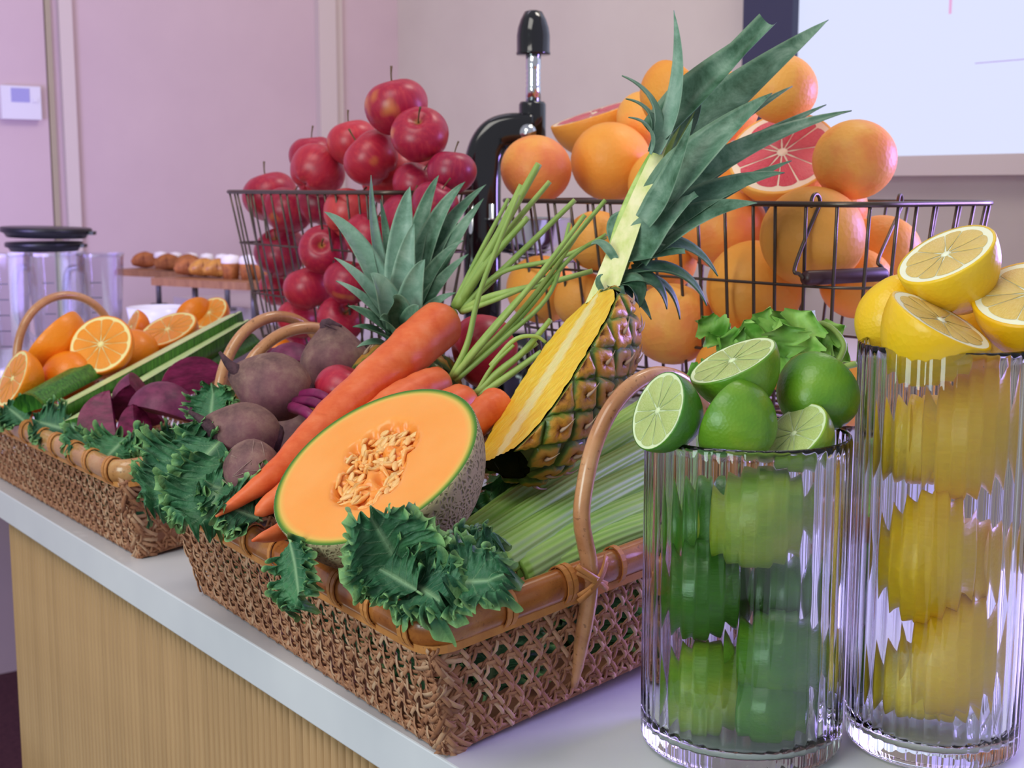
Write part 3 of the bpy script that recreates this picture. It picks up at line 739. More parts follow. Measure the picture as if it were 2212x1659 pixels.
place_citrus([(1922, 690, 1.035, 74, (.2, .9, .2), 'smooth whole lemon at the left rim of the tall vase'),
              (2120, 722, 1.06, 80, (.9, .2, .1), 'shaded lemon behind the cut lemons on the tall vase'),
              (2120, 950, .965, 116, (.3, .9, .2), 'big lemon against the glass just below the rim'),
              (1975, 945, 1.03, 92, (.9, .3, .2), 'lemon at upper left inside the tall vase'),
              (2030, 1225, .965, 114, (.2, .95, .1), 'bright whole lemon half way down the tall vase'),
              (2150, 1205, 1.03, 92, (.8, .4, .2), 'lemon at right, half way down the tall vase'),
              (2095, 1455, .965, 110, (.3, .9, .2), 'greenish yellow lemon low in the tall vase'),
              (1975, 1470, 1.03, 88, (.9, .2, .2), 'lemon low at left in the tall vase'),
              (2040, 1590, 1.03, 84, (.9, .3, .3), 'lemon at the bottom of the tall vase')], 'lemon', 'lemon', lemon_me, 'whole lemons in the tall vase', YV)
lime_h = {}
def half(proto, key, name, kind, cat, R0, sq, tip, nseg, pith, px, py, Z, nx, Rpx, label, group, spin=0.0):
    s = Rpx * Z / FPX / R0; mw = frame(D(*nx), P(px, py, Z), s=s) @ Matrix.Rotation(spin, 4, 'Z')
    if key not in proto:
        proto[key] = citrus_half(name, label, cat, R0, sq, tip, nseg, kind, pith, mw, group); return proto[key]
    return dup(proto[key], mw, label, group)
PR = {}
def lime_half(*a, **k): return half(PR, 'lime', 'lime_half', 'lime', 'cut lime', .03, 1.08, .10, 10, .10, *a, 'cut limes heaped on the shorter vase', **k)
lime_half(1423, 888, .955, (-.83, .32, .45), 90, 'lime half with its pale cut face turned left, over the rim')
lime_half(1583, 781, .98, (-.43, .85, .27), 100, 'topmost lime half, cut face up, yellow patch below', spin=1)
lime_half(1772, 842, 1.005, (.55, .42, -.62), 92, 'large dark green lime half showing only its peel, at right', spin=2)
lime_half(1575, 905, .962, (-.62, .40, -.58), 96, 'bright green lime half in the front middle, peel side out', spin=.5)
lime_half(1716, 938, .965, (-.64, .62, .40), 84, 'lime half at front right with its cut face half inside the glass', spin=1.5)
def lemon_half(*a, **k): return half(PR, 'lemon', 'lemon_half', 'lemon', 'cut lemon', .036, 1.18, .16, 9, .17, *a, 'cut lemons heaped on the tall vase', **k)
lemon_half(2044, 551, .99, (-.50, .78, .37), 110, 'topmost lemon half, tilted, cut face to the upper left')
lemon_half(2032, 694, .955, (.40, .82, .40), 120, 'lemon half lying on the rim with its cut face up', spin=1)
lemon_half(2228, 636, .965, (-.28, .78, .56), 124, 'lemon half at the right edge of the photo, pale rim toward us', spin=2)
# ================================================================== wire baskets on risers
def wire_basket(label, FL, FR, depth, zr, zb, shrink, nv_, rings, rr=.0019, handle=None, rc=.06):
    FL, FR = V3(*FL[:2], 0), V3(*FR[:2], 0); u = nrm(FR - FL); v = np.array((-u[1], u[0], 0)); BLq, BRq = FL + v * depth, FR + v * depth
    ctr = (FL + BRq) / 2; T = thing('wire_basket', label, 'wire basket', ctr + V3(0, 0, zb))
    base = rounded([FL - ctr, FR - ctr, BRq - ctr, BLq - ctr], rc, .01)
    def level(z):
        k = (zr - z) / (zr - zb); sh = shrink * k; out = []
        for p in base:
            q = p.copy(); a, b = np.dot(q, u), np.dot(q, v); La, Lb = np.linalg.norm(FR - FL) / 2, depth / 2
            a *= (La - sh) / La; b *= (Lb - sh) / Lb; out.append(u * a + v * b + V3(0, 0, z - zb))
        return np.array(out)
    rim = level(zr); part('rim', MB().add(*sweep(rim, 1.0, prof=[(.0030 * math.cos(t), .0030 * math.sin(t)) for t in np.arange(8) / 8 * 6.283], closed=True, up=(0, 0, 1))), M['wire'], T)
    for z in rings: part('ring', MB().add(*sweep(level(z), rr * .95, 6, closed=True)), M['wire'], T)
    d = np.linalg.norm(np.diff(np.vstack([rim, rim[:1]]), axis=0), axis=1); cum = np.concatenate([[0], np.cumsum(d)])
    top, mid, bot = level(zr), level(zb + .012), level(zb)
    for i in range(nv_):
        s = (i + .5) / nv_ * cum[-1]; j = int(np.searchsorted(cum, s)) % len(rim); inn = -nrm(bot[j] * V3(1, 1, 0))
        pts = spline([top[j], (top[j] + mid[j]) / 2, mid[j], bot[j] + inn * .010 + V3(0, 0, .002), bot[j] + inn * .03 + V3(0, 0, .002)], 12)
        part('upright_wire', MB().add(*sweep(pts, rr, 6)), M['wire'], T)
    La, Lb = np.linalg.norm(FR - FL) / 2 - shrink - .01, depth / 2 - shrink - .01
    for b in np.linspace(-Lb, Lb, 7): part('floor_wire', MB().add(*sweep([u * -La + v * b + V3(0, 0, .002), u * La + v * b + V3(0, 0, .002)], rr, 6)), M['wire'], T)
    for b in np.linspace(-La, La, 5): part('floor_wire', MB().add(*sweep([v * -Lb + u * b + V3(0, 0, .004), v * Lb + u * b + V3(0, 0, .004)], rr, 6)), M['wire'], T)
    if handle:
        for hk, lo, gp in handle[0]:
            o = ctr + V3(0, 0, zb); hk, lo, gp = np.asarray(hk) - o, np.asarray(lo) - o, np.asarray(gp) - o
            r_ = .0085; tx = nrm((hk - lo) * V3(1, 1, 0) + V3(1e-4, 0, 0)); cir = [hk + tx * r_ * math.sin(a) + V3(0, 0, r_ * math.cos(a)) for a in np.linspace(-2.2, 2.6, 16)]
            pts = np.vstack([cir, spline([cir[-1], (hk + lo) / 2 + V3(0, 0, -.004), lo, (lo + gp) / 2 , gp], 22)[1:]])
            part('bail_wire', MB().add(*sweep(pts, .0021, 7)), M['wire'], T)
        g0, g1 = [np.asarray(g) - (ctr + V3(0, 0, zb)) for g in handle[1]]
        part('grip', MB().add(*sweep([g0, g0 + (g1 - g0) * .04, g0 + (g1 - g0) * .96, g1], [.006, .0078, .0078, .006], 14)), M['grip'], T, label='dark wooden grip')
    return T
def linepx(px, A, d):
    """distance along the plan line A + s d that stands at image column px"""
    k = (px - CX) / FPX / cp; return (A[0] - k * A[1]) / (k * d[1] - d[0])
# grapefruit basket
gA = V3(0.238, 1.47, 0); gd = nrm((0.64, -0.77, 0))
gFL = gA + gd * linepx(1057, gA, gd); gFR = gA + gd * linepx(1850, gA, gd)
GB_rim, GB_bot = 0.403, 0.165
vin = np.array((-gd[1], gd[0], 0))
def gfront(px, off): return gA + gd * linepx(px, gA, gd) + vin * off
ha = P(1762, 437, 1.40); hb = P(1944, 437, 1.50); la = P(1716, 582, 1.383); lb = P(1897, 562, 1.435); ga = P(1736, 601, 1.383); gb = P(1912, 592, 1.43)
wire_basket('brown wire basket with wooden grip, heaped with grapefruit', gFL, gFR, .27, GB_rim, GB_bot, .03, 46, (.318, .238), handle=([(ha, la, ga), (hb, lb, gb)], (ga, gb)))
# apple basket
aA = V3(-0.2138, 1.771, 0); ad = nrm((0.59, -0.807, 0))
aFL = aA + ad * linepx(492, aA, ad); aFR = aA + ad * linepx(836, aA, ad); AB_rim, AB_bot = .4135, .188
wire_basket('brown wire basket heaped with red apples, behind the beets', aFL, aFR, .155, AB_rim, AB_bot, .035, 44, (.336, .260), rr=.0017, rc=.035)
# white riser blocks under them
for FLq, FRq, dep, zb, lab in ((gFL, gFR, .27, GB_bot, 'white riser block under the grapefruit basket'), (aFL, aFR, .165, AB_bot, 'white riser block under the apple basket')):
    u = nrm(FRq - FLq); v = np.array((-u[1], u[0], 0)); L = float(np.linalg.norm(FRq - FLq)); T = thing('riser_block', lab, 'riser', (*(FLq + u * L / 2 + v * dep / 2)[:2], 0))
    part('body', MB().add(*obox((0, 0, 0), u, v, 0.0, zb - .008, (-L / 2 + .05, L / 2 - .05), (-dep / 2 + .05, dep / 2 - .05))), M['white_top'], T, False)
    part('top_board', MB().add(*obox((0, 0, 0), u, v, zb - .008, zb - .001, (-L / 2 + .045, L / 2 - .045), (-dep / 2 + .045, dep / 2 - .045))), M['white_top'], T, False)
# ------------------------------------------------------------------ depth-only settling of heaps (keeps neighbours from interpenetrating)
def settle(items, it=80):
    c0 = V3(0, 0, CAMZ)
    for _ in range(it):
        for i in range(len(items)):
            for j in range(i):
                a, b = items[i], items[j]; d = np.linalg.norm(a['p'] - b['p']); ov = (a['r'] + b['r']) * .985 - d
                if ov > 0:
                    f = a if np.linalg.norm(a['p'] - c0) > np.linalg.norm(b['p'] - c0) else b
                    if f.get('fix'): f = b if f is a else a
                    ray = nrm(f['p'] - c0); k = np.linalg.norm(f['p'] - c0); st = min(ov, .006); f['p'] = f['p'] + ray * st; f['r'] *= (k + st) / k
    return items
# apples
apr = []
for t in np.linspace(0.0, math.pi, 26):
    r = math.sin(t) ** .92 * (1.0 + .07 * math.cos(t)); z = math.cos(t) * .86
    z -= .30 * math.exp(-(r / .26) ** 2) * (1 if t < 1.57 else -.55) ; apr.append((max(r, .0005) * .04, z * .04))
def make_apple(lab, mw, group):
    T = thing('apple', lab, 'apple', mw=mw, group=group); v, f = lathe(apr[::-1], 30)
    a = np.arctan2(v[:, 1], v[:, 0]); v[:, 2] += .0012 * np.cos(a * 5) * (v[:, 2] < 0); r = np.hypot(v[:, 0], v[:, 1])
    part('flesh', MB().add(v, [q[::-1] for q in f], {'top': np.clip(1 - r / .016, 0, 1) * (v[:, 2] > 0)}), M['apple'], T)
    part('stalk', MB().add(*sweep(bez((0, 0, .018), (.001, 0, .035), (.006, .002, .050), 8), [.0016, .0012, .0011, .0011, .0011, .0012, .0014, .0018], 6)), M['stem'], T)
    return T
def afront(px, off):
    q = aA + ad * linepx(px, aA, ad) + np.array((-ad[1], ad[0], 0)) * off; return q[1]
def zat(px, py, Y): r = P(px, py, 1.0); return Y / r[1]
AP = [ # px, py, Rpx, depth behind front, stalk direction, label
 (857, 231, 67, .125, (-.25, 1, .15), 'dark crimson apple at the very top of the apple heap'),
 (907, 292, 61, .085, (-.05, .55, .8), 'red apple second from the top, stalk hollow toward us with a yellow blotch'),
 (762, 308, 54, .120, (-.25, .95, .1), 'apple with a large yellow patch and a long stalk, upper left of the heap'),
 (676, 338, 50, .130, (-.1, 1, .2), 'orange red apple half hidden at the upper left of the heap'),
 (685, 370, 59, .055, (.5, .7, -.4), 'smooth dark red apple above the rim at left of the heap'),
 (803, 342, 61, .060, (-.7, .7, .1), 'red apple in the middle of the heap, under the patched one'),
 (845, 382, 63, .035, (-.35, .45, .7), 'apple with its stalk hollow toward us, just above the rim and pineapple leaves'),
 (584, 424, 58, .085, (-.3, 1, .1), 'orange red apple at the left end of the rim, long stalk'),
 (622, 455, 54, .045, (.3, .8, .3), 'dull red apple behind the rim beside the leftmost one'),
 (976, 372, 52, .100, (.1, 1, .1), 'red apple at the right end of the heap beside the black press'),
 (932, 372, 50, .150, (.3, .8, .2), 'dark apple deep in the heap left of the press'),
 (756, 462, 57, .040, (.3, .8, -.3), 'apple behind the rim in the middle of the basket'),
 (690, 440, 50, .110, (.3, .8, .3), 'shaded apple at mid basket behind the rim'),
 (607, 545, 56, .040, (-.2, .7, .6), 'red apple at left behind the middle ring of the basket'),
 (699, 540, 52, .032, (0, .2, 1), 'apple whose blossom end faces us in mid basket'),
 (800, 512, 56, .045, (.3, .8, .3), 'apple behind the front pineapple crown, at mid height'),
 (668, 622, 54, .030, (-.3, .9, .1), 'apple low in the basket, left of the middle'),
 (752, 610, 52, .030, (.2, .9, .3), 'red apple low in the basket behind pineapple leaf tips'),
 (600, 625, 40, .085, (.2, .9, .3), 'apple low at the left side of the basket'),
 (735, 690, 50, .028, (.4, .4, .7), 'yellow-centred apple in the bottom layer'),
 (645, 690, 46, .045, (.2, .9, .3), 'apple in the bottom layer at left'),
 (640, 742, 40, .04, (.2, .9, .3), 'lowest apple at left, seen through the basket handle'),
 (880, 470, 56, .06, (.2, .9, .3), 'apple just below the rim, behind the middle of the pineapple crown'),
 (900, 400, 52, .09, (.4, .8, .3), 'violet-lit apple between pineapple leaves and heap'),
 (850, 590, 52, .06, (.2, .9, .3), 'apple low in the basket behind the base of the pineapple crown'),
 (940, 440, 50, .09, (.4, .8, .3), 'apple at the right end behind the rim')]
items = []
for x, y, r, off, ax, lab in AP:
    Z = zat(x, y, afront(min(x, 930), off * .75 + .018)); items.append(dict(p=P(x, y, Z), r=1.06 * r * Z / FPX, ax=ax, lab=lab))
settle(items); proto = None
for q in items:
    mw = frame(D(*q['ax']), q['p'], s=q['r'] / .041)
    proto = make_apple(q['lab'], mw, 'red apples in the wire basket') if proto is None else (dup(proto, mw, q['lab']) and proto)
# grapefruit
GF = [(1158, 366, 77, .10, (.2, .9, .2), 'smooth orange grapefruit at the left end of the heap, above the rim'),
 (1320, 350, 88, .065, (.3, .8, -.3), 'large yellow grapefruit above the rim, left of the pineapple crown'),
 (1392, 258, 62, .16, (.5, .5, .3), 'small part of an orange grapefruit between the upper halves'),
 (1688, 192, 78, .19, (.3, .9, .2), 'violet-edged grapefruit near the top right, before the screen bezel'),
 (1846, 345, 90, .15, (-.2, .9, .3), 'big orange grapefruit standing before the lit screen at right'),
 (1795, 450, 78, .175, (-.2, .9, .2), 'reddish grapefruit under the one before the screen'),
 (1755, 512, 113, .100, (.2, .9, -.3), 'large pink-tinged grapefruit behind the right of the rim'),
 (1562, 490, 96, .070, (.2, .9, .2), 'yellow-orange grapefruit behind the crown leaves'),
 (1630, 622, 104, .025, (.1, .45, .85), 'biggest front grapefruit with its stem spot toward us'),
 (1906, 545, 84, .165, (.2, .9, .2), 'grapefruit in the right corner of the basket behind the grip'),
 (1850, 612, 80, .165, (.2, .9, .2), 'pinkish grapefruit below the wooden grip'),
 (1170, 625, 77, .030, (.2, .9, .2), 'orange grapefruit at lower left behind the carrot stalks'),
 (1290, 520, 68, .06, (.2, .9, .2), 'grapefruit behind the carrot stalks below the rim'),
 (1262, 650, 66, .075, (.2, .9, .2), 'grapefruit low behind the pineapple half'),
 (1452, 700, 92, .030, (.2, .9, .2), 'yellow grapefruit low behind the pineapple rind'),
 (1430, 560, 76, .090, (.2, .9, .2), 'grapefruit hidden behind the pineapple crown'),
 (1440, 400, 84, .10, (.2, .9, .2), 'grapefruit behind the crown base above the rim'),
 (1560, 385, 84, .14, (.2, .9, .2), 'orange grapefruit behind the long crown leaves'),
 (1580, 800, 80, .030, (.2, .9, .2), 'grapefruit in the bottom layer behind the celery leaves'),
 (1700, 770, 80, .05, (.2, .9, .2), 'red-shaded grapefruit in the bottom layer'),
 (1840, 850, 74, .05, (.2, .9, .2), 'grapefruit in the bottom right corner beside the tall vase'),
 (1560, 230, 80, .21, (.2, .9, .2), 'orange grapefruit at the back of the heap behind crown leaves')]
items = []
for x, y, r, off, ax, lab in GF:
    Y = gfront(min(x, 1830), off + .03)[1]; Z = zat(x, y, Y); items.append(dict(p=P(x, y, Z), r=r * Z / FPX, ax=ax, lab=lab, kind='w'))
GH = [(1284, 246, 99, .115, (-.30, .92, .24), 'grapefruit half at upper left of the heap, pink face up', 0),
      (1690, 330, 118, .075, (-.30, .55, .78), 'grapefruit half with its red cut face toward us, by the crown leaf tips', 1),
      (1462, 205, 82, .15, (.72, .55, -.42), 'grapefruit half near the top, peel toward us, edge lit violet', 2)]
for x, y, r, off, nx, lab, sp_ in GH:
    Y = gfront(x, off + .03)[1]; Z = zat(x, y, Y); c = P(x, y, Z); items.append(dict(p=c - D(*nx) * r * Z / FPX * .45, r=r * Z / FPX * .86, nx=nx, lab=lab, sp=sp_, kind='h', r0=r, px=(x, y)))
settle(items)
for q in items:
    if q['kind'] == 'w':
        o = link('grapefruit', grape_me); o.matrix_world = frame(D(*q['ax']), q['p'], s=q['r'] / .04); tag(o, q['lab'], 'grapefruit', 'whole grapefruit in the wire basket')
    else:
        x, y = q['px']; Z = zat(x, y, q['p'][1]); half(PR, 'grape', 'grapefruit_half', 'grapefruit', 'cut grapefruit', .055, .95, 0, 11, .15, x, y, Z, q['nx'], q['r0'], q['lab'], 'cut grapefruit on the heap', spin=q['sp'])
# ================================================================== cantaloupe half
Zm = 1.07; nM = D(-.38, .752, .54); cM = P(809, 1001, Zm); RM = 243 * Zm / FPX
mm = frame(nM, cM, x=D(.89, .45, 0)); T = thing('cantaloupe_half', 'halved cantaloupe with orange flesh and seeds up, on the front rim of the basket', 'melon', mw=mm)
pr = [(math.sin(t) * RM, math.cos(t) * RM * .93) for t in np.linspace(math.pi, math.pi / 2, 22)] + [(RM * .993, .0004)]
part('rind', MB().add(*lathe(pr, 72)), M['melon_rind'], T)
nr_, na = 46, 108; vs = []; rad = []
rg = random.Random(4); lobes = [(.22, .34, .13, .17), (.33, .18, .12, .22), (.06, .32, .13, .17), (-.14, .26, .10, .17), (-.20, .02, .11, .20), (-.32, -.16, .12, .20), (-.16, -.38, .15, .15), (.06, -.30, .12, .17), (.16, -.10, .11, .20), (.02, .05, .10, .14)]
def cavity(x, y):
    d = 0
    for lx_, ly_, a, b in lobes:
        q = ((x - lx_) / a) ** 2 + ((y - ly_) / b) ** 2; d = max(d, math.exp(-q ** 2.2))
    return d
for i in range(nr_):
    r = (i / (nr_ - 1)) ** .8 * .993
    for j in range(na):
        a = j / na * 2 * math.pi; x, y = r * math.cos(a), r * math.sin(a); c = cavity(x, y)
        z = -c * .12 * RM * (1 + .55 * math.sin(x * 37 + 3 * math.sin(y * 22)) * math.cos(y * 31 + x * 9))
        vs.append((x * RM, y * RM, z + .0004)); rad.append(max(r, 0.0) if c < .25 else .1)
part('flesh', MB().add(vs, [q[::-1] for q in gridf(nr_, na, False, True)], {'rad': rad}), M['melon_flesh'], T)
sb, sf = ball(1.0, 10, 7); seed_me = MB().add(sb * V3(.0066, .0029, .0018), sf).data('seed', M['melon_seed'], True); k = 0
while k < 44:
    lx_, ly_, a, b = lobes[k % len(lobes)]; x, y = lx_ + rg.gauss(0, a * .5), ly_ + rg.gauss(0, b * .5)
    if cavity(x, y) < .5: continue
    o = link('seed', seed_me, T); k += 1
    o.matrix_local = Matrix.Translation((x * RM, y * RM, -RM * .11 * cavity(x, y) + .0015 + rg.uniform(-.001, .003))) @ Matrix.Rotation(rg.gauss(.35, .45), 4, 'Z') @ Matrix.Rotation(rg.gauss(0, .4), 4, 'Y') @ Matrix.Rotation(rg.gauss(0, .5), 4, 'X')
pm = MB()
for k in range(90):
    lx_, ly_, a, b = lobes[k % len(lobes)]; x, y = lx_ + rg.gauss(0, a * .5), ly_ + rg.gauss(0, b * .5); an = rg.gauss(.35, .7); L = rg.uniform(.05, .12)
    if min(cavity(x + L * math.cos(an), y + L * math.sin(an)), cavity(x - L * math.cos(an), y - L * math.sin(an))) < .3: continue
    pts = [((x + q * L * math.cos(an)) * RM, (y + q * L * math.sin(an)) * RM, -RM * .11 * cavity(x + q * L * math.cos(an), y + q * L * math.sin(an)) + .0008 + .002 * (1 - q * q)) for q in np.linspace(-1, 1, 7)]
    pm.add(*sweep(pts, [.0004, .0014, .0021, .0023, .0020, .0013, .0004], 6))
part('pulp_strands', pm, M['melon_pulp'], T, kind='stuff')
# ================================================================== pineapple half with its crown, leaning in the basket
def leaf(p0, p1, p2, W, upv, mat, T, fold=.35, n=16, m=4, name='crown_leaf', blunt=0.0, o0=None):
    c = bez(p0, p1, p2, n); Tn = np.gradient(c, axis=0); Tn /= np.linalg.norm(Tn, axis=1)[:, None]; t = np.linspace(0, 1, n)
    wv = W * np.minimum(1, .72 + .9 * t) * np.maximum(1 - t ** 1.7, blunt) ** .85; top, bot, at = [], [], []
    th = .0011
    for i in range(n):
        s = nrm(np.cross(Tn[i], upv)); nn = nrm(np.cross(s, Tn[i])); r1, r2 = [], []
        for j in range(-m, m + 1):
            q = j / m; r1.append(c[i] + s * wv[i] * q + nn * (fold * wv[i] * q * q)); r2.append(c[i] + s * wv[i] * q + nn * (fold * wv[i] * q * q - th * (1.2 - abs(q))))
        top.append(r1 + r2[::-1]); at += [abs(j) / m for j in range(-m, m + 1)] + [abs(j) / m for j in range(m, -m - 1, -1)]
    v = np.array(top).reshape(-1, 3); k = 2 * (2 * m + 1)
    if o0 is not None: v = v - o0
    f = gridf(n, k, False, True) + [tuple(range(k))]
    return part(name, MB().add(v, f, {'edge': at}), mat, T)
pb, pt = P(1078, 985, 1.13), P(1296, 628, 1.235); axP = nrm(pt - pb); LP = float(np.linalg.norm(pt - pb)); nP0 = D(-.79, .53, .30); nP = nrm(nP0 - axP * np.dot(nP0, axP)); sdP = np.cross(axP, nP)
oP = (pb + pt) / 2; T = thing('pineapple_half', 'pineapple half with crown, yellow cut face left, leaning on the grapefruit basket', 'pineapple', oP); RP_ = .062
def prof_r(s): return RP_ * (np.clip(1 - abs(2 * s - .94) ** 3.4, 0.0, 1) ** .5 * .94 + .06)
ns, nw = 40, 25; vs = []; ac = []; rg = random.Random(11)
for i in range(ns):
    s = i / (ns - 1)
    for j in range(nw):
        q = -1 + 2 * j / (nw - 1); r = prof_r(s) * (.965 + (.02 * math.sin(s * 52 + (3 if q > 0 else 0)) if abs(q) > .9 else 0))
        vs.append(pb - oP + axP * (s * LP) + sdP * (q * r) + nP * (.0006 + .0008 * math.sin(s * 90 + q * 23) * math.sin(q * 31))); ac.append(abs(q))
part('cut_face', MB().add(vs, gridf(ns, nw), {'across': ac}), M['pine_flesh'], T)
vs = []; na = 22
for i in range(ns):
    s = i / (ns - 1)
    for j in range(na):
        a = math.pi * j / (na - 1); r = prof_r(s); vs.append(pb - oP + axP * (s * LP) + sdP * (r * math.cos(a)) - nP * (r * math.sin(a)))
part('rind', MB().add(vs, [q[::-1] for q in gridf(ns, na)]), M['pine_rind'], T)
def eye_mesh(sd=0):
    rj = random.Random(sd)
    mb = MB(); n = 18; rows = [(1.0, -.10), (.88, .16), (.70, .36), (.48, .46), (.26, .40), (.12, .30), (.001, .28)]; v = []; h = []
    for r, z in rows:
        for j in range(n):
            a = j / n * 2 * math.pi; k = 1 / max(abs(math.cos(a)) ** 1.12 + abs(math.sin(a)) ** 1.12, .01) ** (1 / 1.12); k *= 1 + .03 * math.sin(a * 9)
            jz = rj.gauss(0, .045) * (r < .95); v.append((r * k * math.cos(a + rj.gauss(0, .04)), r * k * math.sin(a) * rj.uniform(.95, 1.05), z + jz)); h.append(min(1, max(0, 1 - r + rj.gauss(0, .06))))
    mb.add(v, [q[::-1] for q in gridf(len(rows), n, False, True)], {'h': h}); me = mb.data('eye', M['pine_eye'], True); return me
eye_mes = [eye_mesh(q) for q in range(5)]
v, f = sweep(bez((0, 0, .40), (.1, 0, .75), (.75, .1, .72), 7), [.16, .15, .12, .09, .06, .035, .008], 5); bract_me = MB().add(v * V3(1, .55, 1), f).data('bract', M['bract'], True)
def put_eyes(T, pbase, ax, L, n1, n2, a0, a1, rows, per, prf, rgx, clipn=None):
    k = 0
    for i in range(rows):
        s = (i + .5) / rows; r = prf(s)
        if r < .02: continue
        for j in range(per + 1):
            a = a0 + (a1 - a0) * (j + (.5 if i % 2 else 0) + .1) / (per + .5)
            if a > a1 + .02: continue
            on = n1 * math.cos(a) - n2 * math.sin(a); ds = .02; sl = (prf(min(1, s + ds)) - prf(max(0, s - ds))) / (2 * ds * L); nv = nrm(on - ax * sl); c = pbase + ax * (s * L) + on * (r * .975)
            sc = (L / rows) * 1.02; wdt = r * (a1 - a0) / (per + .5) * .53
            Mx = frame(nv, c, x=ax + n2 * rgx.uniform(-.25, .25), s=(sc * rgx.uniform(.9, 1.12), wdt * rgx.uniform(.92, 1.12), .0125 * rgx.uniform(.8, 1.15)))
            me = eye_mes[rgx.randrange(5)]
            if clipn is not None and (a < .5 or a > math.pi - .5):
                me = me.copy(); me.transform(Mx)
                for vx in me.vertices:
                    d = float(np.dot(np.array(vx.co) - pbase, clipn))
                    if d > -.0004: vx.co = Vector(np.array(vx.co) - clipn * (d + .0004))
                o = link('eye', me, T)
                if .16 < a < math.pi - .16: b = link('bract', bract_me, o); b.matrix_local = Mx
            else:
                o = link('eye', me, T); o.matrix_local = Mx; b = link('bract', bract_me, o)
            k += 1
    return k
put_eyes(T, pb - oP, axP, LP, sdP, nP, -.05, math.pi + .05, 11, 5, prof_r, rg, nP)
# crown: cut core then leaves
c0, c1, c2 = P(1300, 640, 1.235), P(1372, 450, 1.27), P(1450, 255, 1.30); cc = bez(c0, c1, c2, 14); prf = [(math.cos(a), math.sin(a)) for a in np.linspace(0, math.pi, 8)]
vs = []; wid = np.array([40, 38, 37, 36, 35, 33, 31, 29, 27, 24, 21, 17, 13, 8]) * 1.27 / FPX
for i in range(14):
    for x, y in prf: vs.append(cc[i] - oP + D(1, .42, .1) * wid[i] * x * .95 - D(-.35, .3, .88) * wid[i] * y * .6)
g = gridf(14, 8) + [tuple(i * 8 for i in range(14)) + tuple(i * 8 + 7 for i in range(13, -1, -1))]
part('crown_core', MB().add(vs, g), M['pine_core'], T, False)
def L(b, c, t, W, up, mat='pine_leaf', fold=.35, blunt=0, zz=(1.28, 1.29, 1.30)):
    leaf(P(*b, zz[0]), P(*c, zz[1]), P(*t, zz[2]), W * (1.45 if mat == 'pine_leaf' else 1.15) * 1.28 / FPX, D(*up), M[mat], T, fold, blunt=blunt, o0=oP)
# right-hand side leaves, back to front
L((1450, 330), (1560, 220), (1790, 42), 44, (-.4, .3, .9), zz=(1.33, 1.35, 1.37))
L((1470, 420), (1610, 300), (1840, 238), 30, (-.3, .6, .7), zz=(1.31, 1.34, 1.36))
L((1460, 440), (1560, 340), (1785, 225), 28, (-.3, .6, .7), zz=(1.32, 1.36, 1.39))
L((1430, 380), (1590, 260), (1712, 185), 20, (-.3, .6, .7), zz=(1.33, 1.37, 1.40))
L((1420, 300), (1545, 170), (1662, 52), 36, (-.5, .2, .8), fold=.8, blunt=.42, zz=(1.29, 1.30, 1.31))
L((1420, 440), (1500, 330), (1668, 200), 42, (-.35, .5, .8), zz=(1.27, 1.26, 1.26))
L((1420, 500), (1530, 430), (1710, 346), 27, (-.2, .7, .7), zz=(1.29, 1.31, 1.32))
L((1400, 520), (1530, 400), (1695, 372), 36, (-.2, .7, .7), zz=(1.28, 1.28, 1.28))
L((1380, 560), (1480, 450), (1636, 438), 34, (-.2, .6, .75), zz=(1.27, 1.26, 1.26))
L((1375, 560), (1410, 480), (1505, 420), 36, (-.3, .5, .8), blunt=.12, zz=(1.26, 1.25, 1.25))
L((1392, 480), (1440, 420), (1497, 255), 22, (-.5, .2, .85), zz=(1.25, 1.24, 1.24))
# lower curling leaves
L((1370, 570), (1470, 480), (1552, 596), 28, (.2, .8, .5), zz=(1.27, 1.26, 1.27))
L((1365, 590), (1480, 560), (1528, 660), 26, (.3, .8, .4), zz=(1.26, 1.25, 1.26))
L((1350, 560), (1420, 545), (1480, 545), 28, (-.1, .8, .6), blunt=.2, zz=(1.26, 1.25, 1.25))
L((1340, 610), (1420, 580), (1442, 668), 26, (.3, .8, .5), zz=(1.25, 1.24, 1.25))
L((1335, 620), (1385, 590), (1382, 665), 24, (.2, .7, .6), zz=(1.245, 1.23, 1.235))
L((1330, 625), (1350, 598), (1408, 690), 22, (.2, .7, .6), zz=(1.25, 1.24, 1.24))
L((1375, 615), (1450, 590), (1470, 690), 20, (.3, .8, .4), zz=(1.28, 1.28, 1.29))
L((1325, 630), (1330, 606), (1352, 655), 14, (.2, .7, .6), zz=(1.235, 1.22, 1.225))
# left leaves
L((1415, 330), (1490, 200), (1455, 22), 21, (-.6, 0, .8), 'pine_leaf_pale', zz=(1.28, 1.27, 1.28))
L((1425, 350), (1530, 250), (1498, 150), 20, (-.6, 0, .8), 'pine_leaf', zz=(1.31, 1.31, 1.31))
L((1412, 330), (1445, 210), (1344, 162), 20, (.3, .8, .5), 'pine_leaf_pale', zz=(1.28, 1.27, 1.26))
L((1412, 335), (1430, 230), (1352, 212), 15, (.3, .8, .5), 'pine_leaf_pale', zz=(1.29, 1.29, 1.28))
L((1405, 330), (1425, 265), (1358, 252), 12, (.3, .8, .5), 'pine_leaf_pale', zz=(1.275, 1.26, 1.25))
L((1360, 470), (1300, 470), (1340, 560), 14, (-.5, .3, .8), 'pine_leaf', zz=(1.28, 1.28, 1.28))
L((1330, 560), (1300, 510), (1276, 528), 8, (-.5, .3, .8), 'pine_leaf', zz=(1.25, 1.25, 1.25))
L((1300, 625), (1285, 600), (1302, 592), 6, (-.5, .3, .8), 'pine_leaf', zz=(1.235, 1.23, 1.23))
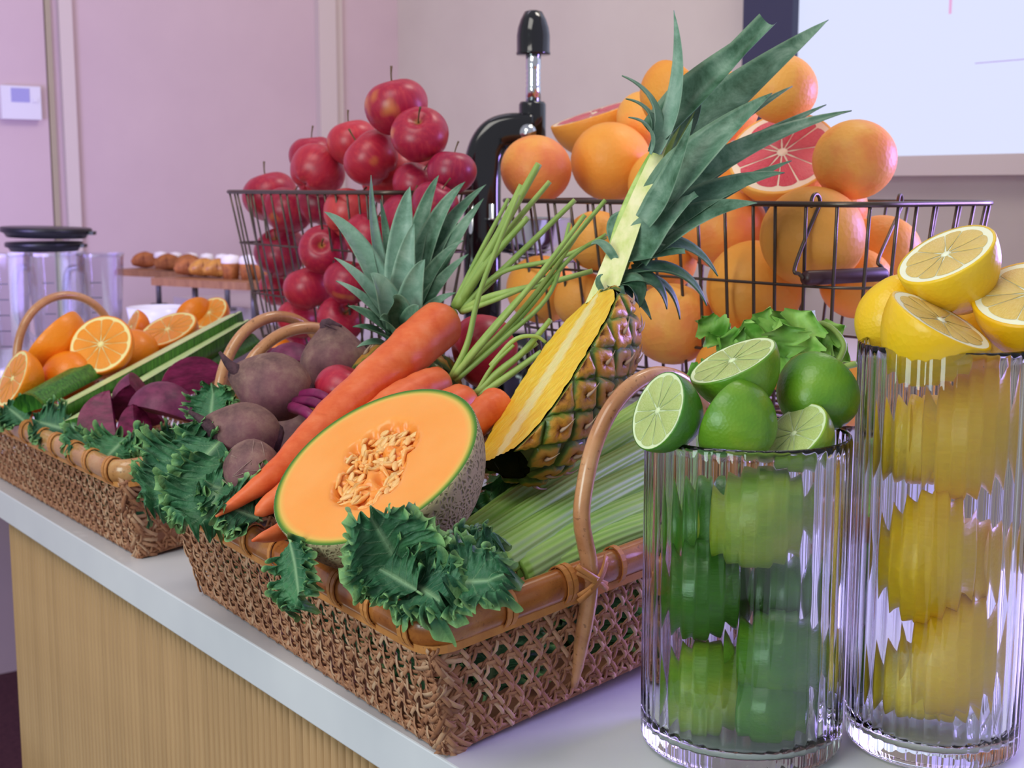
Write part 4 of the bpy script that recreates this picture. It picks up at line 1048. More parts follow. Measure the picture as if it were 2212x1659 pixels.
for b, c, t, w_ in (((1340, 590), (1390, 430), (1470, 270), 20), ((1362, 560), (1420, 420), (1500, 240), 16), ((1318, 560), (1352, 420), (1430, 290), 12)):
    L(b, c, t, w_, (-.5, .3, .8), 'pine_leaf_cut', fold=.2, zz=(1.262, 1.285, 1.305))
# ================================================================== second, whole pineapple behind the basket
p2b, p2t = P(884, 1030, 1.47), P(868, 742, 1.44); ax2 = nrm(p2t - p2b); Lp2 = float(np.linalg.norm(p2t - p2b)); o2 = p2b
T = thing('pineapple', 'whole pineapple standing behind the carrots, spiky crown before the apples', 'pineapple', o2)
def prof2(s): return .058 * (np.clip(1 - abs(2 * s - .96) ** 3.4, 0.0, 1) ** .5 * .92 + .08)
rows2 = [(float(prof2(s)), s * Lp2) for s in np.linspace(0, 1, 24)]; fr2 = frame(ax2); v, f = lathe([(0.0005, 0)] + rows2 + [(.0005, Lp2)], 28)
part('rind', MB().add(v, f).xf(fr2), M['pine_rind'], T); e1 = np.array(fr2.col[0][:3]); e2 = np.array(fr2.col[1][:3])
put_eyes(T, V3(0, 0, 0), ax2, Lp2, e1, e2, 0, 2 * math.pi - .3, 6, 9, prof2, random.Random(2))
def L2(t, c, W, up=(0, .5, .85), b=(868, 735), dz=0.0, mat='pine_leaf_pale', fold=.4):
    leaf(P(*b, 1.44 + dz * .3), P(*c, 1.42 + dz), P(*t, 1.42 + dz), W * 1.2 * 1.42 / FPX, D(*up), M[mat], T, fold, o0=o2)
for t, c, W, up, b, dz, mt in [
 ((1050, 398), (930, 500), 26, (-.3, .3, .9), (885, 690), .06, 'pine_leaf'), ((1045, 428), (960, 540), 24, (-.3, .3, .9), (890, 690), .05, 'pine_leaf'),
 ((1005, 392), (920, 470), 27, (-.3, .2, .9), (880, 690), .05, 'pine_leaf'), ((948, 378), (905, 450), 22, (-.2, .1, 1), (878, 660), .06, 'pine_leaf'),
 ((802, 378), (795, 520), 16, (.6, 0, .8), (858, 690), .03, 'pine_leaf_pale'), ((822, 430), (835, 520), 15, (.5, 0, .8), (860, 690), .04, 'pine_leaf'),
 ((886, 402), (858, 500), 33, (0, .1, 1), (868, 690), .02, 'pine_leaf_pale'), ((700, 457), (780, 500), 27, (.35, .4, .85), (855, 700), .02, 'pine_leaf_pale'),
 ((895, 482), (868, 560), 27, (0, .2, 1), (868, 705), -.01, 'pine_leaf_pale'), ((1002, 518), (930, 560), 20, (-.3, .5, .8), (885, 700), .03, 'pine_leaf'),
 ((722, 556), (790, 600), 19, (.3, .6, .7), (850, 705), .0, 'pine_leaf_pale'), ((1012, 548), (950, 600), 19, (-.3, .5, .8), (885, 710), .02, 'pine_leaf'),
 ((918, 560), (888, 600), 28, (0, .3, 1), (880, 715), -.02, 'pine_leaf_pale'), ((800, 590), (835, 610), 28, (.1, .4, .9), (855, 715), -.02, 'pine_leaf_pale'),
 ((726, 606), (790, 640), 18, (.2, .7, .6), (850, 715), -.01, 'pine_leaf_pale'), ((985, 632), (930, 650), 18, (-.2, .6, .7), (890, 720), .0, 'pine_leaf'),
 ((848, 642), (862, 640), 30, (0, .5, .9), (868, 735), -.03, 'pine_leaf'), ((752, 660), (800, 680), 20, (.2, .7, .6), (850, 728), -.02, 'pine_leaf'),
 ((965, 690), (920, 690), 19, (-.2, .7, .6), (890, 730), -.02, 'pine_leaf'), ((762, 705), (810, 705), 18, (.1, .8, .5), (850, 742), -.02, 'pine_leaf'),
 ((770, 750), (815, 730), 16, (.1, .8, .5), (850, 755), -.02, 'pine_leaf'), ((905, 660), (890, 670), 26, (0, .5, .9), (880, 740), -.035, 'pine_leaf'),
 ((820, 690), (840, 680), 24, (.1, .6, .8), (858, 745), -.04, 'pine_leaf')]:
    L2(t, c, W, up, b, dz, mt)
# ================================================================== carrots
def carrot_obj(label, path, Rmax, tail, seed, greens=None, crown_dir=None):
    """path: crown -> tip, as world points"""
    rg = random.Random(seed); o = np.asarray(path[0]); T = thing('carrot', label, 'carrot', o, 'fresh carrots in the front basket')
    n = 44; q = spline(path, n) - o; t = np.linspace(0, 1, n)
    r = Rmax * np.clip(1 - t, 0, 1) ** tail * (1 + .025 * np.sin(t * 40 + seed) + .02 * np.sin(t * 77)); r[0] = Rmax * .35; r[1] = Rmax * .72; r[2] = Rmax * .92; r = np.maximum(r, .0011)
    part('root', MB().add(*sweep(q, r, 20)), M['carrot'], T)
    part('crown', MB().add(*sweep([q[0] + (q[0] - q[3]) * .25, q[0], q[1]], [Rmax * .22, Rmax * .36, Rmax * .5], 12)), M['carrot_stalk'], T)
    for pts, w in (greens or []):
        pp = spline(pts, 22) - o; part('stalk', MB().add(*sweep(pp, np.linspace(w, w * .62, 22), 7)), M['carrot_stalk'], T)
    return T
def G(*pts): return [P(*p) for p in pts]
s0 = (982, 668)
gr1 = [(G((984, 664, 1.40), (1075, 510, 1.37), (1164, 354, 1.34)), .0058), (G((986, 664, 1.40), (1050, 560, 1.38), (1128, 400, 1.37)), .0062), (G((984, 662, 1.40), (1090, 510, 1.39), (1188, 392, 1.38)), .0042),
       (G((992, 672, 1.40), (1110, 560, 1.38), (1242, 432, 1.36)), .0042), (G((980, 660, 1.41), (1040, 540, 1.40), (1098, 430, 1.41)), .0034), (G((994, 670, 1.40), (1080, 590, 1.38), (1200, 560, 1.36), (1310, 512, 1.35)), .0032),
       (G((996, 672, 1.40), (1060, 640, 1.37), (1180, 612, 1.35), (1280, 585, 1.34)), .0042), (G((988, 660, 1.40), (1052, 570, 1.37), (1140, 470, 1.35)), .0048), (G((998, 674, 1.39), (1090, 640, 1.36), (1195, 595, 1.345)), .003)]
carrot_obj('long fat carrot on top, its cut green stalks fanning up over the wire basket', G((972, 682, 1.395), (860, 778, 1.33), (720, 900, 1.25), (600, 1018, 1.185), (466, 1116, 1.15)), .0272, .62, 1, gr1)
gr2 = [(G((975, 815, 1.33), (1010, 740, 1.32), (1040, 620, 1.315), (1120, 420, 1.31)), .0036), (G((976, 815, 1.33), (1080, 690, 1.31), (1200, 560, 1.30), (1308, 432, 1.29)), .0036),
       (G((978, 816, 1.33), (1060, 720, 1.30), (1160, 600, 1.29), (1264, 464, 1.28)), .0036), (G((980, 818, 1.33), (1100, 700, 1.31), (1190, 590, 1.30), (1268, 476, 1.30)), .003),
       (G((982, 820, 1.33), (1120, 690, 1.31), (1230, 560, 1.30), (1310, 506, 1.30)), .003), (G((984, 822, 1.33), (1090, 730, 1.31), (1190, 630, 1.30), (1230, 482, 1.31)), .003)]
carrot_obj('second carrot from the left, blunt tip beside the melon edge', G((962, 822, 1.33), (850, 872, 1.27), (690, 1010, 1.19), (551, 1112, 1.145)), .0185, .30, 2, gr2)
gr3 = [(G((1030, 850, 1.27), (1075, 805, 1.265), (1130, 760, 1.26), (1190, 690, 1.26)), .0042), (G((1032, 852, 1.27), (1095, 790, 1.265), (1160, 740, 1.262)), .0040), (G((1034, 854, 1.27), (1100, 810, 1.265), (1170, 760, 1.262)), .0044),
       (G((1030, 848, 1.27), (1065, 790, 1.262), (1110, 745, 1.255)), .0026), (G((1060, 790, 1.264), (1110, 735, 1.255), (1155, 726, 1.255), (1180, 740, 1.26)), .0026)]
carrot_obj('third carrot, mostly behind the melon, thin tip lying on the bamboo rim', G((1020, 856, 1.275), (900, 930, 1.22), (720, 1080, 1.17), (620, 1142, 1.10), (545, 1168, 1.062)), .0200, .62, 3, gr3)
carrot_obj('carrot wedged between melon and pineapple half', G((1082, 872, 1.235), (1040, 900, 1.215), (960, 980, 1.20), (880, 1060, 1.19)), .0185, .5, 4, [])
# ================================================================== beets
def beet_obj(label, c, R, axis, tail=1.0, stems=0, sq=1.0, stem_pts=None, roots=0, seed=0, tail_pts=None, tr=.26, sr=.0056):
    """axis = from crown (leaf end) towards the root tail"""
    ax = nrm(axis); T = thing('beet', label, 'beet', c, 'whole earthy beets'); rg = random.Random(seed); fr = frame(ax)
    pr = []
    for t in np.linspace(0, math.pi, 22):
        z = -math.cos(t); r = math.sin(t) ** .9; z2 = z * sq + (0.45 * max(0, z) ** 5) * tail * .8; pr.append((max(r, .001) * R * (1 - .25 * max(0, z) ** 3), z2 * R))
    v, f = lathe(pr, 30); a = np.arctan2(v[:, 1], v[:, 0]); v[:, :2] *= (1 + .03 * np.sin(3 * a + seed) + .015 * np.sin(7 * a))[:, None]
    part('root', MB().add(v, f).xf(fr), M['beet'], T)
    z0 = (sq + .36 * tail) * R
    tp = [ax * (z0 * .82), ax * (z0 + .012 * tail), ax * (z0 + .028 * tail) + V3(0, 0, -.004)] if tail_pts is None else [ax * (z0 * .8)] + [np.asarray(q) - c for q in tail_pts]
    part('tail_root', MB().add(*sweep(spline(tp, 12), np.linspace(R * tr, .0016, 12), 9)), M['beet_dark'], T)
    cr = MB(); v, f = lathe([(R * .55, -R * sq * .80), (R * .46, -R * sq * .98), (R * .30, -R * sq * 1.06), (.0005, -R * sq * 1.07)], 18); cr.add(v, [q[::-1] for q in f]).xf(fr); part('crown', cr, M['beet_dark'], T)
    for pts in (stem_pts or []):
        q = spline(pts, 16) - c; part('stem', MB().add(*sweep(q, np.linspace(sr, sr * .75, 16), 8)), M['beet_stem'], T)
    if roots:
        hm = MB()
        for k in range(roots):
            d = nrm(np.array((rg.gauss(0, 1), rg.gauss(0, 1), rg.gauss(0, 1)))); d = nrm(d + ax * .7 - np.array((0, .8, 0))); s = d * R * .99; e = nrm(d + np.array((rg.gauss(0, .9), rg.gauss(0, .5), rg.gauss(-.3, .9)))) * R * 1.12
            hm.add(*sweep(bez(s, (s + e) * .56, e, 8), [.00035] * 8, 4))
        part('root_hairs', hm, M['root_hair'], T, kind='stuff')
    return T
c = P(722, 792, 1.47); beet_obj('round beet with its root tuft upward, before the rattan handle', c, .0390, D(-.05, .98, .1), .75, seed=1, tail_pts=G((714, 716, 1.465), (706, 698, 1.46), (738, 706, 1.46)), tr=.42, stem_pts=[G((718, 858, 1.455), (706, 890, 1.45), (694, 935, 1.44)), G((726, 860, 1.46), (716, 890, 1.45), (704, 935, 1.44)), G((712, 858, 1.46), (700, 885, 1.46), (690, 915, 1.46))])
c = P(592, 836, 1.37); beet_obj('earthy oval beet with magenta stems curling right', c, .0345, D(-.90, .32, .1), .8, sq=1.12, seed=2, sr=.0060, stem_pts=[G((640, 868, 1.345), (685, 872, 1.315), (712, 905, 1.30), (700, 962, 1.31)), G((632, 880, 1.335), (664, 892, 1.305), (690, 925, 1.30), (672, 965, 1.31)), G((640, 856, 1.36), (688, 852, 1.335), (724, 885, 1.32), (716, 950, 1.32))], tail_pts=G((520, 806, 1.36), (496, 788, 1.355), (474, 760, 1.355)), tr=.34)
c = P(532, 934, 1.29); beet_obj('smooth purple beet with a thick dark root to the upper left', c, .0300, D(-.92, .25, .2), .9, sq=1.1, seed=3, tail_pts=G((472, 940, 1.275), (442, 912, 1.27), (408, 888, 1.27)), tr=.36)
c = P(546, 1012, 1.22); beet_obj('lowest beet with fine hairy roots, beside the carrot tips', c, .0262, D(.6, -.5, .6), .2, seed=4, roots=22)
for x, y, Z, R, lb in ((640, 945, 1.47, .034, 'beet low between the purple beet and the magenta stems, mostly covered'), (570, 1040, 1.36, .034, 'beet buried under the lowest hairy beet'), (700, 1030, 1.44, .035, 'beet buried behind the carrot tips')):
    beet_obj(lb, P(x, y, Z), R, (.3, -.2, -.6), .2, seed=int(x))
# cut beet pieces
def beet_piece(label, c, R, n1, n2, group, sq=1.0, mat='beet_peeled'):
    """quarter beet: two flat cut faces with outward normals n1, n2"""
    n1 = nrm(n1); n2 = np.asarray(n2, float); n2 = nrm(n2 - n1 * np.dot(n1, n2)); ax = np.cross(n1, n2)
    T = thing('beet_wedge', label, 'cut beet', c, group); na_, nt = 12, 16; vs = []
    for i in range(nt):
        t = math.pi * i / (nt - 1)
        for j in range(na_):
            a = math.pi / 2 * j / (na_ - 1); d = -(n1 * math.cos(a) + n2 * math.sin(a)); vs.append(ax * math.cos(t) * R * sq + d * math.sin(t) * R)
    part('skin', MB().add(vs, gridf(nt, na_)), M[mat], T)
    for nn, other in ((n1, n2), (n2, n1)):
        v = []; rows = 6
        for k in range(rows):
            for i in range(nt):
                t = math.pi * i / (nt - 1); q = k / (rows - 1); v.append(ax * math.cos(t) * R * sq - other * math.sin(t) * R * q + nn * (.0007 * math.sin(k * 2.1 + i)) * (0 < k < rows - 1))
        part('cut_side', MB().add(v, gridf(rows, nt)), M['beet_flesh'], T)
    return T
gB = 'cut beet pieces'
beet_piece('cut beet wedge standing on the others, middle of the row', P(318, 872, 1.68), .0440, D(.35, -.70, .62), D(.9, .3, .1), gB)
beet_piece('cut beet wedge at the right, nearest the rattan handle', P(424, 846, 1.70), .0450, D(.45, .05, .9), D(.6, -.8, .1), gB)
beet_piece('leftmost cut beet wedge, against the cucumber', P(246, 912, 1.63), .0430, D(.15, .40, .9), D(.85, .1, -.3), gB)
beet_piece('small pale beet tip poking up between the lower pieces', P(290, 925, 1.585), .0290, D(-.5, .1, .8), D(.7, .2, .6), gB)
beet_piece('large peeled beet half, lower right of the cut beets', P(350, 898, 1.63), .0420, D(.0, -.2, -.95), D(-.2, -.9, -.3), gB)
beet_piece('magenta beet half behind the rattan handles', P(630, 800, 1.62), .034, D(.2, -.3, -.9), D(.1, -.9, .2), gB)
beet_piece('dark cut beet behind the handle, farther back', P(612, 775, 1.72), .036, D(.1, .85, .4), D(-.5, .1, .8), gB)
# the two big red apples lying in the front basket
ra = make_apple('red apple between the round beet and the long carrot', frame(D(.45, .9, .1), P(744, 850, 1.385), s=.0335 / .041), None)
rb = make_apple('large dark red apple behind the carrot stalks', frame(D(-.85, -.3, .25), P(1048, 758, 1.46), s=.0420 / .041), None)
# ================================================================== celery
prc = []
for a in np.linspace(-2.0, 2.0, 45): prc.append((math.sin(a) * (1 + .035 * math.cos(a * 17)), -math.cos(a) * (1 + .035 * math.cos(a * 17))))
for a in np.linspace(1.75, -1.75, 21): prc.append((math.sin(a) * .68, -math.cos(a) * .66 + .12))
def stalk(pts, R, T, o, upv):
    q = spline(pts, 26) - o; mb = MB(); v, f = sweep(q, np.linspace(R * 1.05, R * .8, 26), prof=prc, up=upv)
    k = len(prc); rib = [(.5 + .5 * math.cos(a * 17)) for a in np.linspace(-2, 2, 45)] + [.2] * 21
    mb.add(v, f, {'rib': rib * 26}); part('stalk', mb, M['celery'], T)
oc = P(1150, 1130, 1.12); CT = thing('celery_bunch', 'bunch of ribbed green celery stalks lying under the rattan handle', 'celery', oc)
for a, b, R, up in [((1015, 1175, 1.13), (1420, 905, 1.36), .0165, (-.35, .75, .55)), ((1030, 1200, 1.09), (1420, 960, 1.30), .0165, (-.35, .75, .55)), ((1060, 1222, 1.075), (1430, 1010, 1.26), .0170, (-.35, .75, .55)),
                    ((1110, 1240, 1.085), (1440, 1075, 1.22), .0165, (-.35, .75, .55)), ((1140, 1250, 1.095), (1450, 1120, 1.19), .0150, (-.35, .75, .55)), ((1030, 1160, 1.17), (1420, 870, 1.42), .0165, (-.35, .75, .55)), ((1120, 1215, 1.12), (1450, 1030, 1.30), .017, (-.35, .75, .55)), ((1190, 1245, 1.12), (1440, 1160, 1.20), .014, (-.35, .75, .55))]:
    pa, pc = P(*a), P(*b); stalk([pa, (pa * .5 + pc * .5) + V3(0, 0, .004), pc], R, CT, oc, D(*up) * -1)
def celery_leaf(px, py, Z, tip, W, face, T, o, seed):
    rg = random.Random(seed); b, t = P(px, py, Z), P(*tip); d = nrm(t - b); Ln = float(np.linalg.norm(t - b)); f_ = D(*face); f_ = nrm(f_ - d * np.dot(f_, d)); s = np.cross(d, f_); nu, nv = 22, 17; vs = []
    for i in range(nu):
        u = i / (nu - 1)
        for j in range(nv):
            v = -1 + 2 * j / (nv - 1); wv = W * (math.sin(math.pi * min(1, u * .97 + .03)) ** .6) * (.52 + .48 * abs(math.sin(u * 9.5 + .4))) * 1.12 ; ser = .9 + .1 * math.sin(u * 40)
            x = u * Ln + abs(v) ** 1.3 * .30 * Ln * (1 - u) * math.sin(u * 3.1); vs.append(b - o + d * x + s * (v * wv * ser) + f_ * (.25 * W * abs(v) ** 1.5 + .10 * W * math.sin(u * 11 + v * 4 + seed) - .20 * Ln * u * u))
    part('leaf', MB().add(vs, gridf(nu, nv)), M['celery_leaf'], T)
for k, (x, y, Z, tip, W, fc) in enumerate([(1590, 760, 1.26, (1512, 690, 1.25), .020, (0, .3, .9)), (1600, 765, 1.25, (1520, 672, 1.27), .014, (.2, .4, .8)), (1600, 830, 1.22, (1482, 812, 1.20), .022, (-.3, .5, .8)), (1630, 790, 1.24, (1665, 668, 1.22), .020, (0, .2, 1)),
   (1660, 790, 1.22, (1726, 676, 1.20), .030, (.1, .2, 1)), (1680, 800, 1.21, (1752, 672, 1.19), .030, (-.2, .3, .9)), (1690, 790, 1.22, (1822, 700, 1.20), .020, (.3, .5, .8)), (1700, 780, 1.21, (1800, 790, 1.19), .028, (.1, .3, .9)), (1720, 740, 1.22, (1838, 770, 1.2), .020, (.5, .3, .8)),
   (1620, 780, 1.24, (1560, 730, 1.22), .022, (0, .2, .9)), (1650, 760, 1.25, (1610, 690, 1.25), .020, (0, .2, .9)), (1710, 820, 1.20, (1770, 850, 1.19), .024, (.1, .3, .9)), (1640, 800, 1.22, (1580, 800, 1.2), .028, (0, .4, .9)), (1740, 780, 1.22, (1790, 720, 1.21), .024, (0, .3, .9)), (1690, 770, 1.20, (1690, 700, 1.18), .026, (0, .2, .95))]):
    celery_leaf(x, y, Z, tip, W, fc, CT, oc, k)
for pts, w in [(G((1450, 900, 1.34), (1560, 830, 1.28), (1660, 770, 1.235)), .0045), (G((1450, 930, 1.32), (1600, 840, 1.27), (1700, 780, 1.215)), .004), (G((1700, 790, 1.22), (1780, 800, 1.2), (1850, 786, 1.2)), .003), (G((1660, 790, 1.22), (1760, 700, 1.21), (1822, 740, 1.20), (1800, 800, 1.20)), .0028)]:
    part('leaf_stem', MB().add(*sweep(spline(pts, 18) - oc, w, 8)), M['carrot_stalk'], CT)
# ================================================================== cucumber halves
def cuke(label, a, b, R, n, cut=True):
    a, b = P(*a), P(*b); ax = nrm(b - a); n = D(*n); n = nrm(n - ax * np.dot(ax, n)); s = np.cross(ax, n); o = (a + b) / 2; T = thing('cucumber_half', label, 'cucumber', o, 'cucumbers halved lengthwise')
    m, k = 30, 18; vs, fv = [], []; Ln = np.linalg.norm(b - a)
    for i in range(m):
        t = i / (m - 1); r = R * min(1, (1 - t) / .06 + .55) * (.94 + .06 * math.sin(t * 3)); r *= 1 if t < .97 else .75
        for j in range(k):
            an = math.pi * j / (k - 1); rr = r * (1 + .025 * math.cos(an * 11)); vs.append(a - o + ax * t * Ln + s * rr * math.cos(an) - n * rr * math.sin(an))
        for j in range(9): q = -1 + j / 4; fv.append(a - o + ax * t * Ln + s * r * .985 * q + n * (.0004 - .0016 * math.exp(-(q / .35) ** 2)))
    part('skin', MB().add(vs, gridf(m, k) + [tuple(range(k)), tuple((m - 1) * k + j for j in range(k))[::-1]]), M['cuke_skin'], T)
    part('cut_face', MB().add(fv, gridf(m, 9)), M['cuke_flesh'], T)
cuke('topmost cucumber half, pale cut strip along its upper edge', (102, 892, 1.70), (508, 676, 2.02), .0265, (-.54, .68, .56))
cuke('cucumber half right behind the cut beets, its pale end in the kale', (165, 902, 1.66), (524, 694, 1.98), .025, (-.50, .70, .54))
cuke('dark cucumber half at left, skin side up', (62, 890, 1.74), (250, 790, 1.92), .026, (.4, -.7, -.5))
cuke('cucumber half farther back, behind the beets', (330, 860, 1.80), (545, 745, 2.0), .024, (.3, -.8, -.4))
# ================================================================== oranges in the left basket
def orange_half(*a, **k): return half(PR, 'orange', 'orange_half', 'orange', 'cut orange', .04, .98, 0, 11, .13, *a, 'halved oranges in the left basket', **k)
orange_half(218, 744, 1.86, (-.10, .42, .90), 70, 'orange half with its round cut face toward us, in the middle')
orange_half(28, 818, 1.80, (-.70, .35, .62), 66, 'leftmost orange half, cut face turned to the left edge', spin=1)
orange_half(112, 728, 1.90, (-.74, .66, .02), 74, 'orange half standing on edge, peel toward us, left of the middle one', spin=2)
orange_half(362, 712, 2.02, (-.25, .80, .54), 66, 'orange half lying with tilted cut face, above the cucumber', spin=.4)
orange_half(452, 676, 2.18, (-.35, .60, .72), 44, 'farthest orange half with cut face showing, by the cucumber end', spin=.9)
orange_half(418, 676, 2.20, (-.55, .62, -.55), 42, 'farthest orange half, peel toward us', spin=.9)
orange_half(284, 706, 2.12, (-.80, .35, .48), 40, 'small orange half behind the middle one, at the handle foot', spin=.2)
for x, y, Z, R, lab in ((150, 815, 1.86, 58, 'whole orange under the cut halves, behind the cucumber'), (55, 845, 1.92, 58, 'orange low at the left behind the leftmost half'), (290, 765, 1.98, 55, 'orange beneath the tilted half'), (390, 740, 2.06, 52, 'orange under the halves beside the cucumber end'), (600, 760, 1.86, 34, 'bit of orange seen through the rattan handles')):
    o = link('orange', orange_me); o.matrix_world = frame(D(.2, .9, .3), P(x, y, Z), s=R * Z / FPX / .04); tag(o, lab, 'orange', 'whole oranges in the left basket')
# ================================================================== kale leaves
kale_at('big kale leaf in front of the melon, pale midrib showing', (895, 1275, .985), (798, 1112, .945), (-.1, .35, .93), .041, 1, ruf=.009, n=9, droop=.05)
kale_at('dark kale leaf curling over the bamboo corner, right of the melon', (880, 1272, .975), (1085, 1238, .93), (.1, .55, .83), .034, 2, ruf=.011, n=9, droop=.12)
kale_at('small kale leaf curling at the bamboo corner, lowest of the front cluster', (900, 1265, .97), (960, 1300, .935), (.0, .5, .87), .034, 20, droop=.1)
kale_at('kale leaf at the right end of the front cluster, against the celery ends', (960, 1225, 1.0), (1092, 1205, .985), (-.1, .6, .8), .032, 21, droop=.0)
kale_at('kale leaf tucked under the celery ends, above the bamboo corner', (945, 1258, .99), (985, 1178, .975), (.1, .5, .85), .030, 3, ruf=.011, n=8, droop=.05)
kale_at('kale leaf lying along the rim at lower left of the big leaf', (900, 1275, .955), (790, 1205, .965), (-.1, .6, .8), .028, 4, ruf=.010, n=7, droop=.15)
kale_at('kale leaf hanging over the rim below the melon', (626, 1172, 1.035), (664, 1325, 1.00), (-.5, .25, .8), .022, 5, ruf=.008, n=8, droop=-.15)
kale_at('bright kale leaf hanging between the two cane baskets', (478, 950, 1.27), (330, 1095, 1.22), (-.3, .35, .9), .056, 6, ruf=.014, n=9, droop=.12)
kale_at('large frilly kale leaf over the far corner of the front basket', (500, 985, 1.25), (430, 1135, 1.17), (-.1, .45, .9), .052, 7, ruf=.014, n=10, droop=.1)
kale_at('kale leaf standing against the purple beet, left of it', (450, 1020, 1.27), (380, 930, 1.28), (-.1, .3, .95), .034, 8, ruf=.011, n=8, droop=.0)
kale_at('flat kale leaf behind the oval beet, pale vein showing', (452, 925, 1.40), (462, 832, 1.42), (-.2, .3, .93), .030, 9, ruf=.008, n=7, droop=.0)
kale_at('kale leaf under the carrot tips inside the rim', (560, 1120, 1.17), (478, 1085, 1.16), (0, .7, .7), .034, 10, ruf=.010, n=9, droop=.1)
kale_at('kale leaf low under the beets, dark and frilly', (540, 1080, 1.21), (440, 1040, 1.215), (-.1, .6, .8), .036, 11, ruf=.011, n=9, droop=.05)
kale_at('added kale leaf darkening the shadowed gap between melon and pineapple half', (1130, 1140, 1.22), (1040, 1060, 1.21), (0, .5, .85), .05, 18, droop=.05)  # added leaf, stands in for the dark shadow inside the basket
kale_at('kale leaf at the far left of the left basket under the orange', (60, 915, 1.74), (10, 872, 1.74), (-.1, .6, .8), .03, 12, ruf=.010, n=7)
kale_at('kale leaf under the cucumber ends on the pale rim', (150, 930, 1.68), (70, 905, 1.68), (-.1, .5, .85), .035, 13, ruf=.011, n=9, droop=.1)
kale_at('kale leaf draped over the pale rim below the cut beets, left', (228, 942, 1.62), (168, 975, 1.575), (-.2, .5, .85), .042, 14, ruf=.012, n=9, droop=.1)
kale_at('kale leaf over the pale rim near the basket corner', (275, 945, 1.57), (215, 995, 1.53), (-.1, .5, .85), .036, 15, ruf=.012, n=9, droop=.12)
kale_at('kale leaf below the large peeled beet', (345, 975, 1.57), (268, 972, 1.55), (0, .55, .8), .032, 16, ruf=.012, n=9, droop=.08)
kale_at('kale leaf at right under the peeled beet, beside the purple beet', (330, 968, 1.59), (405, 955, 1.60), (0, .5, .85), .028, 17, ruf=.010, n=8, droop=.05)
# kale lining seen through the holes of the front basket
for k, (s, h) in enumerate(((.08, .03), (.20, .03), (.32, .03), (.42, .03))):
    b = Ac + d1c * s + d2c * .035 + V3(0, 0, .015); kale_leaf('kale leaf lining the front basket, seen through the cane holes', frame(nrm(-d2c), b, x=nrm(d1c * .25 + V3(0, 0, 1))), .085, .05, 30 + k, ruf=.007, n=7, droop=0, group='kale lining the front basket')
for k, s in enumerate((.07, .18, .29)):
    b = Ac + d2c * s + d1c * .04 + V3(0, 0, .015); kale_leaf('kale leaf lining the front basket, seen through the cane holes', frame(nrm(-d1c), b, x=nrm(d2c * .25 + V3(0, 0, 1))), .075, .05, 40 + k, ruf=.007, n=7, droop=0, group='kale lining the front basket')
for k, s in enumerate((.06, .2, .34)):
    b = Al + d1l * s + d2l * .035 + V3(0, 0, .015); kale_leaf('kale leaf lining the left basket, seen through the cane holes', frame(nrm(-d2l), b, x=nrm(d1l * .25 + V3(0, 0, 1))), .08, .05, 50 + k, ruf=.007, n=7, droop=0, group='kale lining the left basket')
# ================================================================== black citrus press behind
ZP = 2.03; op = P(1075, 400, ZP) * V3(1, 1, 0); k = ZP / FPX; T = thing('citrus_press', 'black enamel upright citrus press standing between the two wire baskets', 'juicer', op)
def pp(x, y): return P(x, y, ZP)
def on_z(x, z): q = pp(x, 400); return V3(q[0], q[1], z)
arm = [on_z(1042, .02), on_z(1042, .12), pp(1042, 640), pp(1042, 480), pp(1042, 400), pp(1046, 340), pp(1066, 300), pp(1100, 286), pp(1150, 286)]
q = spline(arm, 60) - op; rx = .0285
prf = [(math.copysign(abs(math.cos(a)) ** .55, math.cos(a)) * 1.0, math.copysign(abs(math.sin(a)) ** .55, math.sin(a)) * .95) for a in np.arange(28) / 28 * 2 * math.pi]
part('arm', MB().add(*sweep(q, rx, prof=prf, up=(0, 1, .001))), M['black_gloss'], T)
v, f = lathe([(.0005, -.03), (.019, -.03), (.0205, -.026), (.0205, .022), (.0185, .026), (.0005, .026)], 28)
part('head', MB().add(v + (pp(1150, 258) - op) * 1, f), M['black_gloss'], T)
v, f = lathe([(.0005, 0), (.0115, 0), (.0115, .028)] + [(.0115 - .0012 * (i % 2), .029 + .0036 * i) for i in range(9)] + [(.0115, .062), (.0115, .084), (.0005, .084)], 24)
v = v * V3(1, 1, 1.0); part('plunger_rod', MB().add(v + (pp(1152, 232) - op), f), M['chrome'], T)
v, f = lathe([(.0005, 0), (.0255, 0), (.0262, .003), (.0252, .005), (.0252, .028), (.0235, .040), (.0195, .052), (.0135, .0635), (.008, .0655), (.0005, .0655)], 36)
part('knob', MB().add(v + (pp(1152, 119) - op), f), M['black_gloss'], T)
v, f = lathe([(.0005, 0), (.0125, 0), (.0125, .003), (.0005, .004)], 24); part('pivot_cap', MB().add(v, f).xf(frame((0, -1, .1), tuple(pp(1140, 288) - op + V3(0, -.026, 0)))), M['chrome'], T)
for x in (1019, 1062): part('side_rod', MB().add(*sweep([on_z(x, .02) - op + V3(0, -.03, 0), pp(x, 440) - op + V3(0, -.03, 0)], .0042, 12)), M['chrome'], T)
v, f = lathe([(.0005, 0), (.012, 0), (.03, .008), (.055, .03), (.066, .06), (.068, .062), (.0655, .062), (.05, .035), (.025, .014), (.0005, .01)], 36); part('juice_cup', MB().add(v + (pp(1140, 560) - op), f), M['chrome'], T)
v, f = lathe([(.0005, .055), (.012, .05), (.034, .02), (.04, .008), (.04, 0), (.0005, 0)], 24); part('reamer', MB().add(v + (pp(1140, 545) - op), [x[::-1] for x in f]), M['chrome'], T)
v, f = obox((0.02, 0.0), (1, 0), (0, 1), 0.0, .03, (-.09, .12), (-.09, .09)); part('foot', MB().add(v, f), M['black_gloss'], T, False)
